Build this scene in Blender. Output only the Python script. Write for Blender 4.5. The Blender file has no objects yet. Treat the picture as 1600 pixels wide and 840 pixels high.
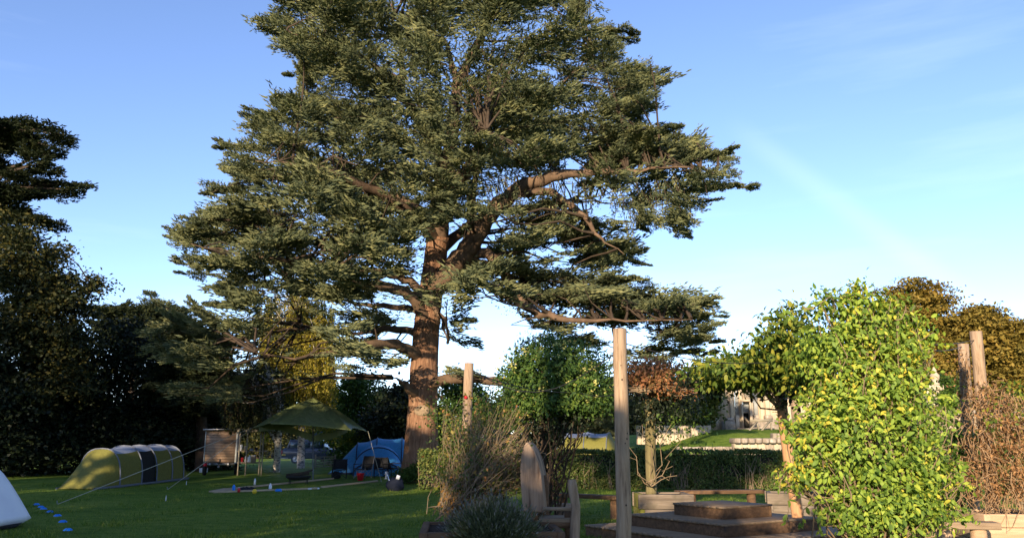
import bpy, math, random
import numpy as np
from mathutils import Vector, Matrix
rng = np.random.default_rng(7); random.seed(7)
R = math.radians
S = bpy.context.scene
COL = S.collection
# ------------------------------------------------------------------ camera
EYE, PITCH, F = 1.7, R(12.2), 1256.0
cam = bpy.data.cameras.new('camera'); co = bpy.data.objects.new('camera', cam); COL.objects.link(co)
cam.sensor_width = 36; cam.lens = 36 * F / 1600; cam.clip_start = .05; cam.clip_end = 6000
co.location = (0, 0, EYE); co.rotation_euler = (R(90) + PITCH, 0, 0); S.camera = co
# ------------------------------------------------------------------ light
SUN_EL, SUN_AZ = R(14), R(200)
sv = Vector((math.sin(SUN_AZ) * math.cos(SUN_EL), math.cos(SUN_AZ) * math.cos(SUN_EL), math.sin(SUN_EL)))
sl = bpy.data.lights.new('sun', 'SUN'); sl.energy = 4.8; sl.angle = R(.6); sl.color = (1, .80, .56)
so = bpy.data.objects.new('sun', sl); COL.objects.link(so); so.rotation_euler = sv.to_track_quat('Z', 'Y').to_euler()
W = bpy.data.worlds.new('World'); S.world = W; W.use_nodes = True
wn = W.node_tree; wn.nodes.clear()
def wnode(t, **k):
    n = wn.nodes.new(t)
    for a, b in k.items(): setattr(n, a, b)
    return n
sky = wnode('ShaderNodeTexSky', sky_type='NISHITA', sun_disc=False, sun_elevation=SUN_EL, sun_rotation=SUN_AZ)
sky.air_density = .78; sky.dust_density = .1; sky.ozone_density = 2.6
bg = wnode('ShaderNodeBackground'); bg.inputs[1].default_value = .15
wo = wnode('ShaderNodeOutputWorld')
# thin cirrus streaks high in the sky
tc = wnode('ShaderNodeTexCoord'); mp = wnode('ShaderNodeMapping'); mp.inputs['Rotation'].default_value = (R(18), R(31), R(-20)); mp.inputs['Scale'].default_value = (1.1, 1.1, 9)
nz = wnode('ShaderNodeTexNoise'); nz.inputs['Scale'].default_value = 1.7; nz.inputs['Detail'].default_value = 7; nz.inputs['Roughness'].default_value = .55
cr = wnode('ShaderNodeValToRGB'); cr.color_ramp.elements[0].position = .55; cr.color_ramp.elements[1].position = .85
cr.color_ramp.elements[1].color = (.11, .11, .11, 1)
mx = wnode('ShaderNodeMixRGB'); mx.inputs[2].default_value = (6.0, 6.6, 7.2, 1)
hs = wnode('ShaderNodeHueSaturation'); hs.inputs['Saturation'].default_value = 1.0
tn = wnode('ShaderNodeMixRGB', blend_type='MULTIPLY'); tn.inputs[0].default_value = 1; tn.inputs[2].default_value = (1.07, .965, 1.03, 1)   # cool white balance
L = wn.links.new
L(tc.outputs['Generated'], mp.inputs[0]); L(mp.outputs[0], nz.inputs[0]); L(nz.outputs[0], cr.inputs[0])
L(sky.outputs[0], hs.inputs['Color'])
# one faint old vapour trail running down the right-hand sky
def sky_dir(px, py):
    a = (px - 800) / F; b = -(py - 420) / F
    return Vector((a, math.cos(PITCH) - b * math.sin(PITCH), math.sin(PITCH) + b * math.cos(PITCH))).normalized()
d1, d2 = sky_dir(1180, 222), sky_dir(1500, 455); nrm_ = d1.cross(d2).normalized(); mid_ = (d1 + d2).normalized()
def wdot(v):
    q = wnode('ShaderNodeVectorMath', operation='DOT_PRODUCT'); q.inputs[1].default_value = v; L(tc.outputs['Generated'], q.inputs[0]); return q.outputs['Value']
ab = wnode('ShaderNodeMath', operation='ABSOLUTE'); L(wdot(nrm_), ab.inputs[0])
m1 = wnode('ShaderNodeMapRange', interpolation_type='SMOOTHSTEP'); L(ab.outputs[0], m1.inputs[0]); m1.inputs[1].default_value = 0; m1.inputs[2].default_value = .022; m1.inputs[3].default_value = 1; m1.inputs[4].default_value = 0
m2 = wnode('ShaderNodeMapRange', interpolation_type='SMOOTHSTEP'); L(wdot(mid_), m2.inputs[0]); m2.inputs[1].default_value = .982; m2.inputs[2].default_value = .995; m2.inputs[3].default_value = 0; m2.inputs[4].default_value = .055
m3 = wnode('ShaderNodeMath', operation='MULTIPLY'); L(m1.outputs[0], m3.inputs[0]); L(m2.outputs[0], m3.inputs[1])
m4 = wnode('ShaderNodeMath', operation='ADD', use_clamp=True); L(m3.outputs[0], m4.inputs[0]); L(cr.outputs[0], m4.inputs[1]); L(hs.outputs[0], tn.inputs[1]); L(tn.outputs[0], mx.inputs[1]); L(m4.outputs[0], mx.inputs[0]); L(mx.outputs[0], bg.inputs[0]); L(bg.outputs[0], wo.inputs[0])
S.view_settings.view_transform = 'Standard'; S.view_settings.look = 'None'; S.view_settings.gamma = 1
S.view_settings.use_curve_mapping = False; S.view_settings.exposure = 1.1
S.render.engine = 'CYCLES'
S.cycles.max_bounces = 6; S.cycles.transparent_max_bounces = 6; S.cycles.volume_bounces = 0

# ------------------------------------------------------------------ geometry helpers
def ss(a, b, t):
    t = np.clip((t - a) / (b - a), 0, 1); return t * t * (3 - 2 * t)
def zg(x, y):
    """height of the ground"""
    return .22 * ss(28, 42, y) + 2.28 * ss(35, 48.5, y) * ss(4, 12.5, x) + .03 * np.sin(x * .31 + 1) * np.sin(y * .27) * ss(14, 25, y)
CP, SP = math.cos(PITCH), math.sin(PITCH)
def ray(px, py):
    a = (px - 800) / F; b = -(py - 420) / F
    return a, CP - b * SP, SP + b * CP
def P(px, py, D):
    a, y, z = ray(px, py); t = D / y
    return Vector((a * t, D, EYE + z * t))
def proj(v):
    """numpy (N,3) -> pixel coords of the 1600 wide photograph"""
    x = v[:, 0]; y = v[:, 1]; z = v[:, 2] - EYE
    d = y * CP + z * SP; u = -y * SP + z * CP
    return 800 + F * x / d, 420 - F * u / d
def G(px, py):
    lo, hi = 2.0, 160.0
    for _ in range(60):
        m = (lo + hi) / 2; p = P(px, py, m)
        if p.z > zg(p.x, p.y): lo = m
        else: hi = m
    return P(px, py, lo)
def onG(px, D):
    """ground point under picture column px at distance D"""
    x = (px - 800) / F * D * 1.0
    for _ in range(5):
        z = float(zg(x, D)); d = D * CP + (z - EYE) * SP; x = (px - 800) / F * d
    return Vector((x, D, float(zg(x, D))))
def norm(a):
    return a / np.maximum(np.linalg.norm(a, axis=-1, keepdims=True), 1e-9)

class MB:
    def __init__(s): s.v = []; s.f = []; s.n = 0
    def add(s, v, f):
        v = np.asarray(v, float).reshape(-1, 3); f = np.asarray(f, int)
        s.v.append(v); s.f.append(f + s.n); s.n += len(v); return s
    def box(s, c, size, rz=0, rx=0, ry=0, taper=0, bev=0):
        x, y, z = [q / 2 for q in size]; t = 1 - taper
        v = np.array([(-x, -y, -z), (x, -y, -z), (x, y, -z), (-x, y, -z), (-x * t, -y * t, z), (x * t, -y * t, z), (x * t, y * t, z), (-x * t, y * t, z)])
        M = np.array(Matrix.Rotation(rz, 3, 'Z') @ Matrix.Rotation(ry, 3, 'Y') @ Matrix.Rotation(rx, 3, 'X'))
        return s.add(v @ M.T + np.array(c), [(3, 2, 1, 0), (4, 5, 6, 7), (0, 1, 5, 4), (1, 2, 6, 5), (2, 3, 7, 6), (3, 0, 4, 7)])
    def beam(s, a, b, w, h, up=(0, 0, 1)):
        """rectangular bar from a to b"""
        a = Vector(a); b = Vector(b); d = (b - a).normalized(); u = Vector(up); sd = d.cross(u)
        if sd.length < 1e-3: sd = d.cross(Vector((1, 0, 0)))
        sd.normalize(); u = sd.cross(d); v = []
        for q in (a, b):
            for i, j in ((-1, -1), (1, -1), (1, 1), (-1, 1)): v.append(q + sd * (i * w / 2) + u * (j * h / 2))
        return s.add([tuple(q) for q in v], [(3, 2, 1, 0), (4, 5, 6, 7), (0, 1, 5, 4), (1, 2, 6, 5), (2, 3, 7, 6), (3, 0, 4, 7)])
    def tube(s, pts, rad, n=8, cap=True, wob=0):
        pts = np.array([tuple(p) for p in pts], float); k = len(pts)
        rad = np.broadcast_to(np.asarray(rad, float), (k,)) if np.ndim(rad) else np.full(k, rad)
        tan = norm(np.gradient(pts, axis=0)); ref = np.array((0.13, .97, .21))
        sd = norm(np.cross(tan, ref)); up = np.cross(sd, tan)
        a = np.arange(n) * 2 * np.pi / n; rr = rad[:, None] * (1 + (rng.normal(0, wob, (k, n)) if wob else 0))
        v = pts[:, None, :] + rr[:, :, None] * (np.cos(a)[None, :, None] * sd[:, None, :] + np.sin(a)[None, :, None] * up[:, None, :])
        i = np.arange(k - 1)[:, None] * n; j = np.arange(n)[None, :]; j2 = (j + 1) % n
        f = np.stack([i + j, i + j2, i + n + j2, i + n + j], -1).reshape(-1, 4)
        b = s.n; s.add(v.reshape(-1, 3), f)
        if cap:
            for e in (0, k - 1):
                c = pts[e]; base = s.n; s.v.append(c[None]); s.n += 1
                jj = np.arange(n); q = b + e * n
                s.f.append(np.stack([np.full(n, base), q + jj, q + (jj + 1) % n], -1))
        return s
    def lathe(s, c, prof, n=20):
        pr = np.array(prof, float); k = len(pr); a = np.arange(n) * 2 * np.pi / n
        v = np.stack([pr[:, 0, None] * np.cos(a), pr[:, 0, None] * np.sin(a), np.repeat(pr[:, 1, None], n, 1)], -1) + np.array(c)
        i = np.arange(k - 1)[:, None] * n; j = np.arange(n)[None]; j2 = (j + 1) % n
        return s.add(v.reshape(-1, 3), np.stack([i + j, i + j2, i + n + j2, i + n + j], -1).reshape(-1, 4))
    def prism(s, outline, a, b):
        """outline: list of 3-D points, extruded by vector b-a"""
        o = np.array([tuple(p) for p in outline], float); k = len(o); d = np.array(tuple(Vector(b) - Vector(a)))
        base = s.n; s.v.append(o); s.v.append(o + d); s.n += 2 * k
        s.f.append(np.array([[base + i, base + (i + 1) % k, base + k + (i + 1) % k, base + k + i] for i in range(k)]))
        c1 = o.mean(0); s.v.append(np.array([c1, c1 + d])); s.n += 2
        s.f.append(np.array([[base + 2 * k, base + (i + 1) % k, base + i] for i in range(k)] + [[base + 2 * k + 1, base + k + i, base + k + (i + 1) % k] for i in range(k)]))
        return s
    def grid(s, pts):
        pts = np.array(pts, float); m, n = pts.shape[:2]
        i = np.arange(m - 1)[:, None] * n; j = np.arange(n - 1)[None]
        return s.add(pts.reshape(-1, 3), np.stack([i + j, i + j + 1, i + n + j + 1, i + n + j], -1).reshape(-1, 4))
    def inst(s, T, pos, X, Z, sc):
        """many copies of a template (V,F): X forward axis, Z approximate normal"""
        V, Fc = T; X = norm(X); Z = norm(Z - (Z * X).sum(-1, keepdims=True) * X); Y = np.cross(Z, X)
        sc = np.asarray(sc, float)
        if sc.ndim == 1: sc = np.stack([sc] * 3, -1)
        L_ = V[None] * sc[:, None, :]
        v = pos[:, None] + L_[..., 0:1] * X[:, None] + L_[..., 1:2] * Y[:, None] + L_[..., 2:3] * Z[:, None]
        k = len(V); f = (Fc[None] + (np.arange(len(pos)) * k)[:, None, None]).reshape(-1, Fc.shape[1])
        return s.add(v.reshape(-1, 3), f)
    def build(s, name, m, parent=None, origin=None, smooth=False, mods=None):
        v = np.concatenate(s.v)
        if parent is not None: org = np.array(parent['_o'])
        else: org = np.array(tuple(origin)) if origin is not None else np.array([v[:, 0].mean(), v[:, 1].mean(), v[:, 2].min()])
        v = v - org
        me = bpy.data.meshes.new(name); me.vertices.add(len(v)); me.vertices.foreach_set('co', v.astype(np.float32).ravel())
        ls = []; lt = []
        for f in s.f:
            ls.append(f.ravel()); lt.append(np.full(len(f), f.shape[1]))
        li = np.concatenate(ls); lt = np.concatenate(lt)
        me.loops.add(len(li)); me.loops.foreach_set('vertex_index', li.astype(np.int32))
        me.polygons.add(len(lt)); me.polygons.foreach_set('loop_start', np.concatenate([[0], np.cumsum(lt)[:-1]]).astype(np.int32))
        me.polygons.foreach_set('loop_total', lt.astype(np.int32))
        if smooth: me.polygons.foreach_set('use_smooth', np.ones(len(lt), bool))
        me.update(calc_edges=True); me.validate()
        me.materials.append(m)
        o = bpy.data.objects.new(name, me); COL.objects.link(o)
        if parent is not None: o.parent = parent
        else: o.location = org
        o['_o'] = [float(q) for q in org]
        return o
def bevel(o, w=.01, seg=2):
    b = o.modifiers.new('bevel', 'BEVEL'); b.width = w; b.segments = seg; b.limit_method = 'ANGLE'; return o
def tag(o, label, cat, group=None, kind=None):
    if label: o['label'] = label
    if cat: o['category'] = cat
    if group: o['group'] = group
    if kind: o['kind'] = kind
    return o
def thing(name, label, cat, loc=(0, 0, 0), group=None):
    o = bpy.data.objects.new(name, None); COL.objects.link(o); o.location = tuple(loc); o.empty_display_size = .2
    o['_o'] = [float(q) for q in loc]; return tag(o, label, cat, group)
def copy_tree(o, parent=None):
    c = o.copy(); COL.objects.link(c)
    if parent is not None: c.parent = parent
    for ch in list(o.children): copy_tree(ch, c)
    return c

# ------------------------------------------------------------------ materials
MATS = {}
def new_mat(name):
    m = bpy.data.materials.new(name); m.use_nodes = True; nt = m.node_tree; nt.nodes.clear(); MATS[name] = m; return m, nt
def ramp(nt, stops):
    n = nt.nodes.new('ShaderNodeValToRGB'); e = n.color_ramp.elements
    while len(e) < len(stops): e.new(.5)
    for q, (p_, c) in zip(e, stops): q.position = p_; q.color = (*c, 1)
    return n
def leafmat(name, stops, trans=.35, rough=.55, gloss=.25, sub=(1.0, 1.15, .5), var=1.0, nsc=.9):
    """leaves: colour varies from leaf to leaf; some light passes through"""
    m, nt = new_mat(name); ge = nt.nodes.new('ShaderNodeNewGeometry'); r_ = ramp(nt, stops)
    n3 = nt.nodes.new('ShaderNodeTexNoise'); n3.inputs['Scale'].default_value = nsc; n3.inputs['Detail'].default_value = 3
    tcn = nt.nodes.new('ShaderNodeTexCoord'); nt.links.new(tcn.outputs['Object'], n3.inputs[0])
    ma = nt.nodes.new('ShaderNodeMath'); ma.operation = 'MULTIPLY_ADD'; ma.inputs[1].default_value = .9 + 1.6 * (1 - var); ma.inputs[2].default_value = -.45 - .3 * (1 - var)
    ad = nt.nodes.new('ShaderNodeMath'); ad.operation = 'ADD'; ad.use_clamp = True
    nt.links.new(n3.outputs[0], ma.inputs[0]); nt.links.new(ma.outputs[0], ad.inputs[0]); mv = nt.nodes.new('ShaderNodeMath'); mv.operation = 'MULTIPLY'; mv.inputs[1].default_value = var; nt.links.new(ge.outputs['Random Per Island'], mv.inputs[0]); nt.links.new(mv.outputs[0], ad.inputs[1])
    nt.links.new(ad.outputs[0], r_.inputs[0])
    p = nt.nodes.new('ShaderNodeBsdfPrincipled'); p.inputs['Roughness'].default_value = rough; p.inputs['Specular IOR Level'].default_value = gloss
    t = nt.nodes.new('ShaderNodeBsdfTranslucent'); mxx = nt.nodes.new('ShaderNodeMixShader'); mxx.inputs[0].default_value = trans
    mu = nt.nodes.new('ShaderNodeMixRGB'); mu.blend_type = 'MULTIPLY'; mu.inputs[0].default_value = 1; mu.inputs[2].default_value = (*sub, 1)
    o = nt.nodes.new('ShaderNodeOutputMaterial')
    nt.links.new(r_.outputs[0], p.inputs['Base Color']); nt.links.new(r_.outputs[0], mu.inputs[1]); nt.links.new(mu.outputs[0], t.inputs[0])
    nt.links.new(p.outputs[0], mxx.inputs[1]); nt.links.new(t.outputs[0], mxx.inputs[2]); nt.links.new(mxx.outputs[0], o.inputs[0]); return m
def surf(name, stops, scale=(1, 1, 1), nscale=5, detail=6, rough=.8, bump=.3, bdist=.01, metal=0, spec=.3, second=None, trans=0):
    """noise driven surface; second = (scale3, nscale, colour, threshold) lays stains over it"""
    m, nt = new_mat(name); tcn = nt.nodes.new('ShaderNodeTexCoord'); mpn = nt.nodes.new('ShaderNodeMapping'); mpn.inputs['Scale'].default_value = scale
    oi = nt.nodes.new('ShaderNodeObjectInfo'); va = nt.nodes.new('ShaderNodeVectorMath'); va.operation = 'SCALE'; va.inputs['Scale'].default_value = 37
    cx = nt.nodes.new('ShaderNodeCombineXYZ')
    for i in range(3): nt.links.new(oi.outputs['Random'], cx.inputs[i])
    nt.links.new(cx.outputs[0], va.inputs[0]); nt.links.new(va.outputs[0], mpn.inputs['Location'])
    n = nt.nodes.new('ShaderNodeTexNoise'); n.inputs['Scale'].default_value = nscale; n.inputs['Detail'].default_value = detail; n.inputs['Roughness'].default_value = .65
    r_ = ramp(nt, stops); nt.links.new(tcn.outputs['Object'], mpn.inputs[0]); nt.links.new(mpn.outputs[0], n.inputs[0]); nt.links.new(n.outputs[0], r_.inputs[0])
    p = nt.nodes.new('ShaderNodeBsdfPrincipled'); p.inputs['Roughness'].default_value = rough; p.inputs['Metallic'].default_value = metal; p.inputs['Specular IOR Level'].default_value = spec
    col = r_.outputs[0]
    if second:
        m2 = nt.nodes.new('ShaderNodeMapping'); m2.inputs['Scale'].default_value = second[0]; n2 = nt.nodes.new('ShaderNodeTexNoise'); n2.inputs['Scale'].default_value = second[1]; n2.inputs['Detail'].default_value = 4
        nt.links.new(tcn.outputs['Object'], m2.inputs[0]); nt.links.new(va.outputs[0], m2.inputs['Location']); nt.links.new(m2.outputs[0], n2.inputs[0])
        r2 = ramp(nt, [(second[3], (0, 0, 0)), (second[3] + .12, (1, 1, 1))]); mxn = nt.nodes.new('ShaderNodeMixRGB'); mxn.inputs[2].default_value = (*second[2], 1)
        nt.links.new(n2.outputs[0], r2.inputs[0]); nt.links.new(r2.outputs[0], mxn.inputs[0]); nt.links.new(col, mxn.inputs[1]); col = mxn.outputs[0]
    nt.links.new(col, p.inputs['Base Color'])
    if bump:
        b = nt.nodes.new('ShaderNodeBump'); b.inputs['Strength'].default_value = bump; b.inputs['Distance'].default_value = bdist
        nt.links.new(n.outputs[0], b.inputs['Height']); nt.links.new(b.outputs[0], p.inputs['Normal'])
    o = nt.nodes.new('ShaderNodeOutputMaterial')
    if trans:
        t = nt.nodes.new('ShaderNodeBsdfTranslucent'); nt.links.new(col, t.inputs[0]); mxx = nt.nodes.new('ShaderNodeMixShader'); mxx.inputs[0].default_value = trans
        nt.links.new(p.outputs[0], mxx.inputs[1]); nt.links.new(t.outputs[0], mxx.inputs[2]); nt.links.new(mxx.outputs[0], o.inputs[0])
    else: nt.links.new(p.outputs[0], o.inputs[0])
    return m
def sh(c, k): return tuple(min(1, q * k) for q in c)
def plain(name, c, rough=.6, metal=0, spec=.4, bump=.15, trans=0):
    return surf(name, [(.3, sh(c, .8)), (.7, sh(c, 1.15))], nscale=14, rough=rough, metal=metal, spec=spec, bump=bump, bdist=.004, trans=trans)

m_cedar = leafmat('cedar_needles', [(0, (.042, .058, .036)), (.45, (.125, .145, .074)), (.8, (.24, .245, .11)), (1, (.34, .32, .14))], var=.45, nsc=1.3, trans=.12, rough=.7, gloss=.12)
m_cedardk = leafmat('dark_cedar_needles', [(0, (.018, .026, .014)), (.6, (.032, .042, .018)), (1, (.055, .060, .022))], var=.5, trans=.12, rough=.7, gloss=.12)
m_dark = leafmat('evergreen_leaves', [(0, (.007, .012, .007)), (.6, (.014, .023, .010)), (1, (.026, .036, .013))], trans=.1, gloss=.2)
m_decid = leafmat('autumn_lime_leaves', [(0, (.014, .021, .009)), (.6, (.028, .036, .013)), (1, (.10, .085, .022))], trans=.2, gloss=.15)
m_birch = leafmat('birch_leaves', [(0, (.12, .125, .022)), (.6, (.27, .235, .035)), (1, (.42, .33, .05))], trans=.4, gloss=.15)
m_rust = leafmat('bronze_foliage', [(0, (.085, .075, .018)), (.5, (.185, .140, .030)), (1, (.28, .18, .036))], var=.5, nsc=.35, trans=.15, gloss=.1)
m_vine = leafmat('creeper_leaves', [(0, (.075, .135, .022)), (.4, (.18, .275, .04)), (.84, (.32, .41, .055)), (.95, (.46, .46, .06)), (1, (.62, .50, .07))], trans=.35, gloss=.25)
m_honey = leafmat('honeysuckle_leaves', [(0, (.022, .052, .012)), (.6, (.055, .105, .018)), (1, (.11, .16, .024))], trans=.2, gloss=.2)
m_flower = leafmat('honeysuckle_flowers', [(0, (.42, .42, .12)), (1, (.55, .48, .16))], trans=.2)
m_red = leafmat('red_brown_leaves', [(0, (.11, .07, .022)), (.5, (.25, .105, .045)), (.85, (.34, .15, .06)), (1, (.09, .12, .02))], trans=.25)
m_roofv = leafmat('roof_vine_leaves', [(0, (.045, .085, .014)), (.6, (.11, .16, .02)), (1, (.30, .28, .035))], trans=.3)
m_hedge = leafmat('hedge_leaves', [(0, (.038, .062, .016)), (.6, (.085, .125, .026)), (1, (.17, .17, .045))], trans=.15)
m_twigleaf = leafmat('sparse_shrub_leaves', [(0, (.05, .085, .018)), (.5, (.11, .13, .03)), (.8, (.22, .18, .04)), (1, (.32, .14, .05))], trans=.25)
m_orange = leafmat('withered_orange_leaves', [(0, (.20, .12, .04)), (.6, (.32, .17, .05)), (1, (.42, .19, .04))], trans=.25)
m_brownleaf = leafmat('withered_brown_leaves', [(0, (.12, .062, .026)), (.5, (.25, .13, .055)), (.93, (.38, .22, .10)), (1, (.12, .16, .03))], trans=.2, gloss=.1)
m_lav = leafmat('lavender_foliage', [(0, (.042, .055, .026)), (.6, (.085, .105, .046)), (1, (.16, .165, .09))], trans=.1)
m_lavtip = leafmat('lavender_heads', [(0, (.10, .10, .09)), (1, (.20, .19, .17))], trans=.1)
m_grass = leafmat('grass_blades', [(0, (.060, .115, .014)), (.6, (.13, .20, .028)), (1, (.27, .29, .07))], trans=.25, gloss=.1)
m_bark = surf('cedar_bark', [(.25, (.085, .045, .028)), (.5, (.22, .12, .07)), (.8, (.38, .24, .15))], scale=(5, 5, .7), nscale=2.2, rough=.95, bump=1, bdist=.10, spec=.1)
m_limb = surf('limb_bark', [(.25, (.05, .034, .024)), (.75, (.19, .125, .08))], nscale=2.5, rough=.95, bump=.8, bdist=.05, spec=.1)
m_darkbark = surf('dark_bark', [(.3, (.035, .026, .02)), (.75, (.09, .065, .045))], nscale=3, rough=.95, bump=.6, bdist=.04, spec=.1)
m_birchbark = surf('birch_bark', [(.42, (.06, .05, .045)), (.5, (.5, .47, .42)), (.8, (.6, .57, .5))], scale=(1, 1, 2.2), nscale=5, rough=.8, bump=.3)
m_twig = surf('pale_twig', [(.3, (.13, .09, .055)), (.8, (.30, .23, .15))], nscale=4, rough=.9, bump=.2, spec=.1)
m_post = surf('weathered_post', [(.30, (.10, .062, .038)), (.45, (.275, .19, .12)), (.75, (.40, .295, .2))], scale=(8, 8, .6), nscale=3.2, rough=.85, bump=.5, bdist=.012, second=((1, 1, .6), 2.3, (.20, .15, .10), .6))
m_postsun = surf('painted_sun_post', [(.25, (.30, .15, .07)), (.8, (.55, .32, .17))], scale=(7, 7, .5), nscale=3, rough=.85, bump=.4, bdist=.01)  # sunlit copy of the post timber, orange light put into its colour
m_brown = surf('brown_timber', [(.25, (.050, .028, .014)), (.6, (.14, .080, .042)), (.85, (.24, .15, .085))], scale=(.6, 6, 6), nscale=2.8, rough=.85, bump=.45, bdist=.01, second=((1, 1, 1), 2.5, (.06, .04, .028), .6))
m_tread = surf('worn_tread_timber', [(.3, (.15, .10, .06)), (.8, (.33, .245, .16))], scale=(.6, 7, 6), nscale=2.4, rough=.8, bump=.4, bdist=.01)
m_sleeper = surf('grey_sleeper', [(.25, (.085, .065, .048)), (.8, (.27, .22, .17))], scale=(.5, 6, 6), nscale=2.8, rough=.88, bump=.5, bdist=.012, second=((1, 1, 1), 2, (.10, .085, .06), .58))
m_moss = surf('mossy_sleeper', [(.3, (.09, .085, .02)), (.7, (.26, .25, .04))], nscale=7, rough=.95, bump=.4)
m_sunsleeper = surf('sunlit_sleeper', [(.25, (.30, .19, .11)), (.8, (.55, .39, .25))], scale=(.5, 6, 6), nscale=2.8, rough=.88, bump=.4, bdist=.01)  # lit copy of the sleeper timber, warm sunlight put into the colour
m_carved = surf('carved_oak', [(.36, (.075, .04, .026)), (.48, (.27, .18, .115)), (.8, (.42, .31, .22))], scale=(4, 4, .35), nscale=1.6, rough=.8, bump=.7, bdist=.02)
m_stone = surf('ruin_stone', [(.25, (.28, .22, .15)), (.5, (.44, .36, .26)), (.8, (.54, .46, .34))], nscale=.9, detail=9, rough=.92, bump=.4, bdist=.05, second=((1, 1, .5), .8, (.20, .17, .14), .62))
m_stonedk = surf('ruin_stone_weathered', [(.3, (.13, .11, .09)), (.5, (.28, .23, .18)), (.75, (.50, .46, .40))], nscale=3, detail=9, rough=.95, bump=.6, bdist=.06)
m_niche = surf('blue_grey_plaster', [(.3, (.24, .26, .27)), (.8, (.38, .40, .40))], nscale=1.5, rough=.9, bump=.2)
m_shadefill = plain('interior_shade', (.012, .011, .010), rough=.9)  # near-black fill, the shade of deep openings put into a colour
m_clad = None
def planks(name, c1, c2, n, axis='Z', rough=.75):
    m, nt = new_mat(name); tcn = nt.nodes.new('ShaderNodeTexCoord'); sp = nt.nodes.new('ShaderNodeSeparateXYZ'); nt.links.new(tcn.outputs['Object'], sp.inputs[0])
    mu = nt.nodes.new('ShaderNodeMath'); mu.operation = 'MULTIPLY'; mu.inputs[1].default_value = n; nt.links.new(sp.outputs[axis], mu.inputs[0])
    fr = nt.nodes.new('ShaderNodeMath'); fr.operation = 'FRACT'; fl = nt.nodes.new('ShaderNodeMath'); fl.operation = 'FLOOR'
    nt.links.new(mu.outputs[0], fr.inputs[0]); nt.links.new(mu.outputs[0], fl.inputs[0])
    wn_ = nt.nodes.new('ShaderNodeTexWhiteNoise'); wn_.noise_dimensions = '1D'; nt.links.new(fl.outputs[0], wn_.inputs['W'])
    no = nt.nodes.new('ShaderNodeTexNoise'); no.inputs['Scale'].default_value = 9; no.inputs['Detail'].default_value = 5; nt.links.new(tcn.outputs['Object'], no.inputs[0])
    av = nt.nodes.new('ShaderNodeMath'); av.operation = 'ADD'; nt.links.new(wn_.outputs[0], av.inputs[0]); nt.links.new(no.outputs[0], av.inputs[1])
    r_ = ramp(nt, [(.3, c1), (1, c2)]); hf = nt.nodes.new('ShaderNodeMath'); hf.operation = 'MULTIPLY'; hf.inputs[1].default_value = .55; nt.links.new(av.outputs[0], hf.inputs[0]); nt.links.new(hf.outputs[0], r_.inputs[0])
    gr = ramp(nt, [(0, (.05, .05, .05)), (.16, (1, 1, 1))]); nt.links.new(fr.outputs[0], gr.inputs[0])
    mm = nt.nodes.new('ShaderNodeMixRGB'); mm.blend_type = 'MULTIPLY'; mm.inputs[0].default_value = 1; nt.links.new(r_.outputs[0], mm.inputs[1]); nt.links.new(gr.outputs[0], mm.inputs[2])
    p = nt.nodes.new('ShaderNodeBsdfPrincipled'); p.inputs['Roughness'].default_value = rough; nt.links.new(mm.outputs[0], p.inputs['Base Color'])
    b = nt.nodes.new('ShaderNodeBump'); b.inputs['Distance'].default_value = .015; b.inputs['Strength'].default_value = .6; nt.links.new(gr.outputs[0], b.inputs['Height']); nt.links.new(b.outputs[0], p.inputs['Normal'])
    o = nt.nodes.new('ShaderNodeOutputMaterial'); nt.links.new(p.outputs[0], o.inputs[0]); return m
m_clad = planks('larch_cladding', (.27, .17, .11), (.46, .31, .21), 8)
m_tentgreen = plain('olive_tent_fabric', (.19, .18, .036), trans=.25, rough=.7)
m_tentroof = plain('grey_blue_tent_fabric', (.27, .31, .40), rough=.6, trans=.1)
m_tentsun = plain('tent_sun_patch', (.36, .24, .035), rough=.7, trans=.2)  # orange of a sun patch put into fabric colour; not assigned
m_tentdim = plain('drab_tent_mesh', (.12, .115, .04), rough=.8, trans=.1)
m_hoop = plain('grey_tent_piping', (.12, .135, .17))
m_blue = plain('blue_tent_fabric', (.06, .30, .66), rough=.6, trans=.25)
m_bluepale = plain('pale_tent_trim', (.36, .50, .62), rough=.6, trans=.2)
m_bluedk = plain('navy_tent_piping', (.02, .04, .09))
m_black = plain('black_fabric', (.012, .013, .016), rough=.9)
m_navy = plain('navy_fabric', (.010, .014, .028), rough=.85)
m_tarp = surf('olive_tarpaulin', [(.3, (.11, .135, .05)), (.7, (.18, .205, .075))], scale=(3, 3, .6), nscale=2.2, rough=.6, bump=.8, bdist=.05, trans=.12)
m_steel = plain('grey_steel', (.30, .30, .31), rough=.4, metal=.8)
m_iron = plain('black_iron', (.02, .02, .02), rough=.7, metal=.3)
m_white = plain('white_plastic', (.72, .74, .78), rough=.5)
m_whitepvc = surf('white_inflatable_pvc', [(.3, (.70, .72, .78)), (.7, (.80, .82, .86))], nscale=1.5, rough=.4, bump=.3, bdist=.03)
m_redp = plain('red_plastic', (.55, .02, .03), rough=.4)
m_greenp = plain('green_plastic', (.02, .12, .04), rough=.6)
m_bluep = plain('bright_blue_plastic', (.01, .22, .75), rough=.4)
m_yellow = plain('yellow_plastic', (.75, .5, .03), rough=.4)
m_van = plain('dark_blue_paint', (.008, .016, .045), rough=.25, spec=.6, bump=0)
m_glass = plain('dark_window_glass', (.05, .08, .10), rough=.06, spec=.9, bump=0)
m_tyre = plain('rubber', (.012, .012, .012), rough=.9)
m_chrome = plain('light_alloy', (.5, .5, .52), rough=.35, metal=.7)
m_sawn = surf('sawn_timber', [(.3, (.36, .26, .16)), (.8, (.56, .43, .29))], scale=(.5, 6, 6), nscale=3, rough=.8, bump=.2)
m_gate = surf('grey_gate_timber', [(.3, (.16, .14, .10)), (.8, (.33, .29, .22))], scale=(.6, 5, 5), nscale=3, rough=.9, bump=.3)
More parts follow.
